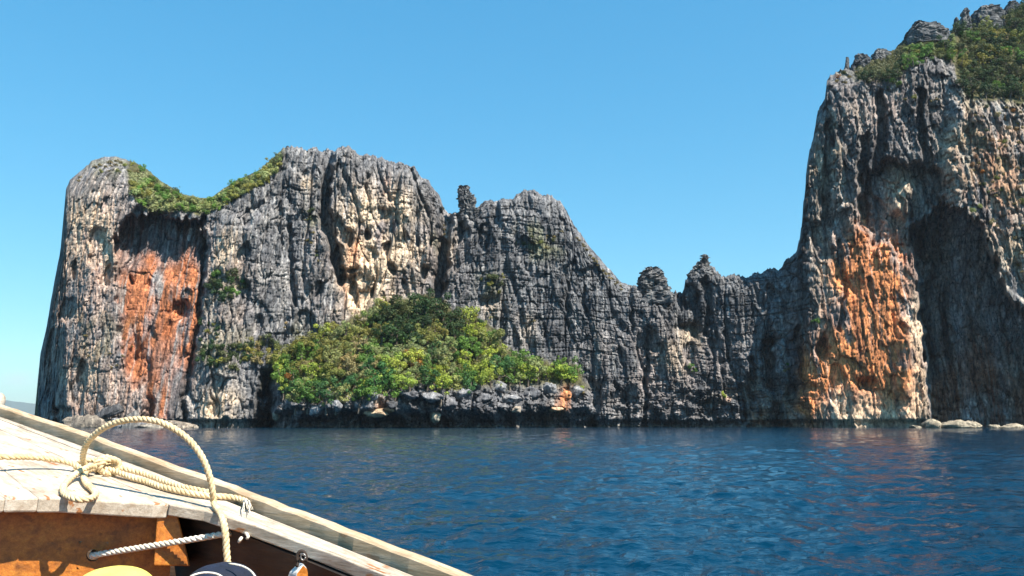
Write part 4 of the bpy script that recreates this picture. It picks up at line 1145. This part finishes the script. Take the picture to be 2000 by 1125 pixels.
    sq = []; ci_ = []
    for k in range(ks):
        t = 2 * math.pi * k / ks; c, s_ = math.cos(t), math.sin(t); q = S / max(abs(c), abs(s_))
        sq.append(loc(c * q, s_ * q)); ci_.append(loc(c * hr, s_ * hr))
    Vh = sq + ci_ + [q - nb * .022 for q in ci_]
    Fh = [(k, (k + 1) % ks, ks + (k + 1) % ks, ks + k) for k in range(ks)] + [(ks + k, ks + (k + 1) % ks, 2 * ks + (k + 1) % ks, 2 * ks + k) for k in range(ks)]
    addp(Vh, Fh)
    for a0, a1, b0, b1 in ((a_r, -S, b_hi, b_lo), (S, a_l, b_hi, b_lo), (-S, S, b_hi, -S), (-S, S, S, b_lo)):
        addp(*panel('q', a0, a1, b0, b1))
    bk = bpart('bulkhead', Vall, Fall, VARN)
    # corner timber, flush with the deck edge
    cp = D0 - n * .033 - ein * -.006
    pf = lambda px, py: hit(px, py, cp, nb)
    t4 = [pf(307, 1001), pf(345, 1003)]; b4 = [pf(300, 1105), pf(372, 1106)]
    Vc = [t4[0] + np.array([0, 0, .004]), t4[1] + np.array([0, 0, .004]), b4[1], b4[0]]; Vc += [q - nb * .085 for q in Vc]
    bpart('corner_timber', Vc, [(0, 1, 2, 3), (7, 6, 5, 4), (0, 4, 5, 1), (1, 5, 6, 2), (2, 6, 7, 3), (3, 7, 4, 0)], VARN, bevel=.003)
    bk['label'] = 'orange brown varnished board under the foredeck'

    # inner and outer hull side
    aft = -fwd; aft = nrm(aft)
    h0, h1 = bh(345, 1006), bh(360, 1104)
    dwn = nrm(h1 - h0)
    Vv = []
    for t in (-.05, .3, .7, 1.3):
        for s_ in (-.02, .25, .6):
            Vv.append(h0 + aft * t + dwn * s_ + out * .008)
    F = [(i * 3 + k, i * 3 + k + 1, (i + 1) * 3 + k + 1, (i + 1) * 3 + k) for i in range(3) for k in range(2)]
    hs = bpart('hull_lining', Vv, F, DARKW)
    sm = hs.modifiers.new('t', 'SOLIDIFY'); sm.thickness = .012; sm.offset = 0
    zs = [(-.028, .030), (-.25, .02), (-.50, -.02), (-.80, -.12), (-1.15, -.26), (-1.5, -.42)]
    for k in range(len(zs) - 1):
        Vv = []
        for q in rl[::3]:
            for (zz, oo) in (zs[k], zs[k + 1]):
                Vv.append(q + out * (oo + (.008 if k % 2 else 0)) + np.array([0, 0, zz + (.0 if zz == zs[k + 1][0] else -.003)]))
        mm = len(rl[::3])
        F = [(2 * i, 2 * i + 1, 2 * i + 3, 2 * i + 2) for i in range(mm - 1)]
        st_ = bpart('strake', Vv, F, OUTW); sm = st_.modifiers.new('t', 'SOLIDIFY'); sm.thickness = .018; sm.offset = 0
    # floor boards
    zf = .80
    port = np.array([-out[0], -out[1], 0]); port /= np.linalg.norm(port); f2 = np.array([fwd[0], fwd[1], 0]); f2 /= np.linalg.norm(f2)
    c0 = np.array([h1[0], h1[1], zf]) - port * .05
    for k in range(6):
        a = c0 + port * (.16 * k + .003); b = a + port * .154
        Vv = []
        for z_ in (0, -.02):
            for q in (a + f2 * .03, a - f2 * 1.4, b - f2 * 1.4, b + f2 * .03): Vv.append(q + np.array([0, 0, z_]))
        bpart('floor_board', Vv, [(0, 1, 2, 3), (7, 6, 5, 4), (0, 4, 5, 1), (1, 5, 6, 2), (2, 6, 7, 3), (3, 7, 4, 0)], VARN, bevel=.002)

    # short painted post with a cord eye, against the hull side
    Yp = 1.62
    PW = NT('white_paint'); pn_ = PW.noise(PW.n('NewGeometry').outputs['Position'], 60, 4, .6)
    PW.l(PW.ramp(pn_, [(.35, (.62, .58, .52)), (.6, (.80, .78, .74))]), PW.b.inputs['Base Color']); PW.b.inputs['Roughness'].default_value = .5
    top3 = [at(585, 1098, Yp), at(593, 1103, Yp - .02), at(600, 1111, Yp), at(592, 1100, Yp + .02)]
    bot3 = [at(540, 1190, Yp), at(566, 1200, Yp - .03), at(604, 1190, Yp), at(575, 1180, Yp + .03)]
    mid3 = [at(565, 1116, Yp), at(580, 1120, Yp - .03), at(602, 1120, Yp), at(590, 1112, Yp + .03)]
    Vv = top3 + mid3 + bot3
    F = [(3, 2, 1, 0)] + [(4 * r + k, 4 * r + (k + 1) % 4, 4 * (r + 1) + (k + 1) % 4, 4 * (r + 1) + k) for r in range(2) for k in range(4)] + [(8, 9, 10, 11)]
    fm = [0] + [0, 1, 1, 0] * 2 + [0]
    bpart('post', Vv, F, None, mats=[PW.m, VARN], fm=fm, bevel=.003)
    DK = NT('dark_cord'); DK.b.inputs['Base Color'].default_value = (.03, .018, .012, 1); DK.b.inputs['Roughness'].default_value = .85
    ang = np.linspace(-.6, 3.9, 22)
    pts = [at(589 + 9.0 * math.cos(a), 1089 - 12.5 * math.sin(a), Yp - .012) for a in ang] + [at(580, 1106, Yp - .02)]
    v2, f2_ = tube(pts, [.0032] * len(pts), 8); bpart('cord_eye', v2, f2_, DK.m, True)
    MT = NT('steel'); MT.b.inputs['Metallic'].default_value = 1; MT.b.inputs['Base Color'].default_value = (.30, .28, .26, 1); MT.b.inputs['Roughness'].default_value = .5
    pts = [at(592 + 4.5 * math.cos(a), 1088 - 6 * math.sin(a), Yp - .02) for a in np.linspace(0, 6.28, 20)]
    v2, f2_ = tube(pts, [.0016] * len(pts), 6); bpart('shackle', v2, f2_, MT.m, True)
    # bow knob at the far end of the rail
    kc = at(-6, 783, 2.80); kv = []; kf = []
    nu, nv = 18, 12
    for i in range(nv + 1):
        t = math.pi * i / nv
        for k in range(nu):
            a = 2 * math.pi * k / nu
            rr = math.sin(t) ** .7
            kv.append(kc + np.array([.026 * rr * math.cos(a), .026 * rr * math.sin(a), .028 * math.cos(t) - (.05 if t > 2.2 else 0)]))
    for i in range(nv):
        for k in range(nu): kf.append((i * nu + k, (i + 1) * nu + k, (i + 1) * nu + (k + 1) % nu, i * nu + (k + 1) % nu))
    bpart('bow_knob', kv, kf, DECK, True)

    # ---- ropes
    def rope_mat(name, c1, c2):
        m = NT(name); geo = m.n('NewGeometry').outputs['Position']
        f = m.noise(geo, 260, 4, .7); g2 = m.noise(geo, 22, 3, .6)
        col = m.mix(m.ramp(f, [(.3, c1), (.62, c2)]), m.ramp(g2, [(.35, (.82, .76, .66)), (.6, (1.05, 1.03, 1.0))]), 1.0, 'MULTIPLY')
        m.l(col, m.b.inputs['Base Color']); m.b.inputs['Roughness'].default_value = .85
        m.bump(f, .6, .002); return m.m
    CREAM = rope_mat('cream_rope', (.50, .37, .20), (.76, .62, .40))
    WHITE = rope_mat('white_rope', (.62, .58, .50), (.82, .79, .72))
    def laid(P_, r, pitch=.035, step=.0035, sides=7, twist0=0.0, fuzz=0):
        C_ = resample(P_, step); nC = len(C_)
        C_[1:-1] = (C_[:-2] + 2 * C_[1:-1] + C_[2:]) / 4
        T_ = np.gradient(C_, axis=0); T_ /= np.linalg.norm(T_, axis=1)[:, None]
        nv_ = np.cross(T_[0], [0.13, .27, 1.0]); nv_ /= np.linalg.norm(nv_)
        N_ = []
        for i in range(nC):
            nv_ = nv_ - T_[i] * np.dot(nv_, T_[i]); nv_ /= np.linalg.norm(nv_); N_.append(nv_)
        N_ = np.array(N_); B_ = np.cross(T_, N_)
        s = np.arange(nC) * step
        Vv, F = [], []
        for k in range(3):
            ph = 2 * math.pi * (s / pitch + k / 3) + twist0
            ctr = C_ + (N_ * np.cos(ph)[:, None] + B_ * np.sin(ph)[:, None]) * r * .50
            v_, f_ = tube(ctr, [r * .56] * nC, sides)
            o_ = len(Vv); Vv += list(v_); F += [tuple(q + o_ for q in f) for f in f_]
        if fuzz:       # loose fibres
            rr = np.random.default_rng(fuzz)
            for _ in range(int(nC * .7)):
                i = rr.integers(0, nC); a = rr.uniform(0, 6.28); d = N_[i] * math.cos(a) + B_[i] * math.sin(a)
                p0 = C_[i] + d * r * .95; p1 = p0 + (d * .5 + T_[i] * rr.normal() + rr.normal(size=3) * .3) * r * .8
                sd = np.cross(d, T_[i]) * r * .05; o_ = len(Vv)
                Vv += [p0 - sd, p0 + sd, p1]; F.append((o_, o_ + 1, o_ + 2))
        return Vv, F
    def dk(px, py, up): return dp(px, py) + n * up           # point seen near the deck, raised
    def dv(px, py, up):                                      # seen exactly at px,py but lying `up` above the deck plane
        return hit(px, py, A3 + n * up, n)
    R = .0072
    rope = empty('mooring_rope', tuple(dp(190, 912)))
    tag(rope, 'cream twisted mooring rope knotted on the foredeck with a tall arch hanging into the boat', 'rope')
    rinv = Matrix.Translation(-Vector(rope.location))
    def rp(name, P_, r=R, mat=CREAM, par=rope, im=rinv, **kw):
        Vv, F = laid(P_, r, **kw)
        o = mesh_py(name, Vv, F, mat, par, True); o.matrix_parent_inverse = im; return o
    rp('standing_part', [dv(-330, 872, .05), dv(-160, 884, .045), dv(0, 892, .036), (dv(60, 893, .032)), dv(110, 898, .026), dv(140, 905, .02), dv(158, 914, .014), dv(172, 920, .011)], fuzz=11)
    # arch
    pa = [(172, 922), (166, 912), (162, 897), (164, 880), (172, 863), (186, 848), (206, 834), (232, 824), (262, 819), (292, 820), (320, 827), (346, 841), (370, 860), (390, 885), (403, 911), (411, 938), (415, 962), (418, 982), (427, 997), (435, 1013), (440, 1040), (442, 1070), (444, 1095), (448, 1125), (452, 1165)]
    y0 = dv(170, 916, .012)[1]; cpt = dv(418, 986, R + .001); y1 = cpt[1]
    arch = []
    for i, (a, b) in enumerate(pa):
        if b <= 990 and i < 18:
            t = i / 17.0; arch.append(at(a, b, y0 + (y1 - y0) * t - .10 * math.sin(math.pi * t)))
        elif i == 18: arch.append(dv(a, b, R + .002))
        elif i == 19: arch.append(dv(a, b, R + .001))
        else: arch.append(at(a, b, dv(437, 1016, R)[1] - .012 - .0012 * (i - 19)))
    arch[17] = dv(418, 983, R + .004)
    rp('arch_loop', arch, twist0=.7, fuzz=12)
    rp('small_loop', [dv(186, 912, .022), dv(176, 911, .026), (dv(163, 917, .024)), dv(148, 926, .018), dv(134, 938, .011), dv(124, 951, .009), dv(126, 964, .009), dv(140, 972, .009), dv(158, 976, .009), dv(178, 973, .009), (dv(187, 965, .009)), dv(181, 955, .009), dv(170, 945, .010), dv(164, 932, .012), dv(168, 921, .016), dv(180, 916, .018)], fuzz=13)
    # knot: a part over the top and three tight turns round the doubled tail
    rp('knot_turn', [dv(150, 916, .010), dv(152, 907, .016), dv(164, 901, .026), dv(180, 898, .030), dv(196, 902, .028), dv(203, 910, .020), dv(196, 917, .010)], twist0=1.4, fuzz=14)
    ax0, ax1 = dv(197, 905, .021), dv(221, 913, .021); axd = nrm(ax1 - ax0); s1 = nrm(np.cross(axd, n)); s2 = np.cross(s1, axd)
    coil = []
    for i in range(40):
        t = i / 39; a = 2 * math.pi * 2.6 * t + 2.0
        coil.append(ax0 + (ax1 - ax0) * t + (s1 * math.cos(a) + s2 * math.sin(a) * .8) * .0225)
    rp('knot_turn', coil, r=R, twist0=.3, fuzz=15)
    rp('tail', [dv(186, 905, .016), dv(205, 909, .018), dv(221, 911, .018), dv(250, 917, .016), dv(280, 925, .013), dv(316, 938, .010), dv(352, 950, .009), dv(385, 957, .009), dv(410, 962, .009)], fuzz=16)
    rp('tail', [dv(190, 913, .014), dv(217, 918, .014), dv(240, 926, .012), dv(262, 934, .010), dv(290, 942, .009), dv(316, 951, .009), dv(361, 961, .009), dv(406, 968, .009), dv(440, 970, .009), dv(466, 974, .009), dv(480, 979, .009)], twist0=.9, fuzz=17)
    # frayed end
    fr = []; ff = []
    rr = np.random.default_rng(9)
    for k in range(34):
        a = dv(476 + rr.uniform(-3, 6), 976 + rr.uniform(-3, 3), .009 + rr.uniform(-.004, .006)); e = dv(484 + rr.normal() * 4, 992 + rr.normal() * 4, .005 + abs(rr.normal()) * .004)
        md = (a + e) / 2 + n * rr.uniform(0, .006) + rr.normal(size=3) * .0015
        v_, f_ = tube([a, md, e], [.0012, .0011, .0006], 4); o_ = len(fr); fr += v_; ff += [tuple(q + o_ for q in f) for f in f_]
    o = mesh_py('frayed_end', fr, ff, WHITE, rope, True); o.matrix_parent_inverse = rinv

    wr = empty('white_rope', tuple(hole)); winv = Matrix.Translation(-Vector(wr.location))
    tag(wr, 'short white rope stretched from the round hole in the orange board to the hull side', 'rope')
    pin = hole - nb * .09
    e1 = at(452, 1040, float((h0 + aft * .15)[1]) - .02)
    ra = bh(190, 1082) + nb * .008
    pth = [pin, hole + nb * .001, ra + nb * .004]
    for t, (a, b) in zip((.12, .3, .5, .72, 1), [(215, 1079), (260, 1072), (310, 1064), (372, 1054), (450, 1041)]):
        pth.append(at(a, b, float(ra[1]) * (1 - t) + (float(e1[1]) - .02) * t))
    rp('strand_run', pth, r=.0070, mat=WHITE, par=wr, im=winv, pitch=.036)

    # twist of white cord under the side deck
    wc = empty('twine', tuple(at(472, 1046, 1.80))); cinv = Matrix.Translation(-Vector(wc.location))
    tag(wc, 'tiny white cord ends poking out below the side deck beside the hanging rope', 'cord')
    for nm, P_ in (('cord_end', [at(478, 1040, 1.80), at(482, 1043, 1.785), at(485, 1048, 1.78), at(482, 1053, 1.78)]), ('cord_end', [at(472, 1050, 1.79), at(469, 1054, 1.785), at(467, 1058, 1.785)]), ('cord_loop', [at(467, 1058, 1.80), at(474, 1048, 1.83), at(480, 1040, 1.84)])):
        v_, f_ = tube(P_, [.0035] * len(P_), 8); o = mesh_py(nm, v_, f_, WHITE, wc, True); o.matrix_parent_inverse = cinv

    # ---- bags on the floor
    def dome(name, c, rx, ry, rz, ztop, zbot, mat, par, im, seed=0, rug=.0):
        nu, nv = 48, 26; Vv = []; F = []
        for i in range(nv + 1):
            t = i / nv
            for k in range(nu):
                a = 2 * math.pi * k / nu
                if t < .5: th = t * math.pi; rr_ = math.sin(th) ** .8; z = ztop - rz * (1 - math.cos(th))
                else: rr_ = 1 - .08 * (t - .5); z = ztop - rz - (ztop - rz - zbot) * (t - .5) * 2
                w_ = 1 + rug * float(np.sin(a * 5 + 9 * t + seed) + .6 * np.sin(a * 11 - 14 * t))
                Vv.append((c[0] + rx * rr_ * w_ * math.cos(a), c[1] + ry * rr_ * w_ * math.sin(a), z + rug * .04 * math.sin(a * 4 + 8 * t)))
        for i in range(nv):
            for k in range(nu): F.append((i * nu + k, (i + 1) * nu + k, (i + 1) * nu + (k + 1) % nu, i * nu + (k + 1) % nu))
        F.append(tuple(nv * nu + k for k in range(nu)))
        o = mesh_py(name, Vv, F, mat, par, True)
        if par: o.matrix_parent_inverse = im
        return o
    NV = NT('navy_cloth'); g1 = NV.noise(NV.n('NewGeometry').outputs['Position'], 35, 4, .6)
    NV.l(NV.ramp(g1, [(.3, (.002, .004, .013)), (.7, (.006, .011, .034))]), NV.b.inputs['Base Color']); NV.b.inputs['Roughness'].default_value = .8; NV.bump(g1, .5, .01)
    YL = NT('yellow_fabric'); g1 = YL.noise(YL.n('NewGeometry').outputs['Position'], 18, 4, .6)
    YL.l(YL.ramp(g1, [(.3, (.80, .66, .10)), (.7, (.86, .76, .16))]), YL.b.inputs['Base Color']); YL.b.inputs['Roughness'].default_value = .45
    bag = empty('navy_bag', (float(at(432, 1150, 1.46)[0]), 1.46, zf)); binv = Matrix.Translation(-Vector(bag.location))
    tag(bag, 'navy blue cloth bag with thin white piping at the foot of the hanging rope', 'bag')
    ct = at(434, 1101, 1.46)
    dome('bag_body', (ct[0], 1.46), .062, .085, .05, float(ct[2]), zf, NV.m, bag, binv, 1, .012)
    for P_ in ([(447, 1101), (462, 1103), (476, 1107), (488, 1114), (497, 1124), (502, 1136)], [(372, 1126), (384, 1121), (398, 1118.5), (414, 1119), (426, 1122), (434, 1127)]):
        q = [at(a, b, 1.372 + .0022 * max(0, 1124 - b)) for a, b in P_]
        v_, f_ = tube(resample(np.array(q), .006), [.0016] * len(resample(np.array(q), .006)), 7); o = mesh_py('piping', v_, f_, WHITE, bag, True); o.matrix_parent_inverse = binv
    yt = at(226, 1107.5, 1.42)
    yb_ = dome('yellow_bag', (yt[0], 1.42), .066, .07, .045, float(yt[2]), zf, YL.m, None, None, 2, .004)
    tag(yb_, 'smooth bright yellow rounded bag top standing in front of the orange board', 'bag')
boat()


# ------------------------------------------------------------------ air
def haze():
    x0, x1, y0, y1, z0, z1 = -19000, 19000, -19000, 19000, -6, 620
    V_ = [(x, y, z) for x in (x0, x1) for y in (y0, y1) for z in (z0, z1)]
    F = [(0, 1, 3, 2), (4, 6, 7, 5), (0, 4, 5, 1), (2, 3, 7, 6), (0, 2, 6, 4), (1, 5, 7, 3)]
    o = mesh_py('haze', V_, F)
    m = bpy.data.materials.new('air'); m.use_nodes = True; t = m.node_tree
    for n in list(t.nodes): t.nodes.remove(n)
    out = t.nodes.new('ShaderNodeOutputMaterial'); pv = t.nodes.new('ShaderNodeVolumePrincipled')
    pv.inputs['Color'].default_value = (.80, .90, 1, 1); pv.inputs['Density'].default_value = .000045; pv.inputs['Anisotropy'].default_value = 0.2
    t.links.new(pv.outputs[0], out.inputs['Volume'])
    o.data.materials.append(m)
    tag(o, 'thin blue sea air over the whole bay', 'haze', kind='stuff')
HAZE = True
if HAZE: haze()
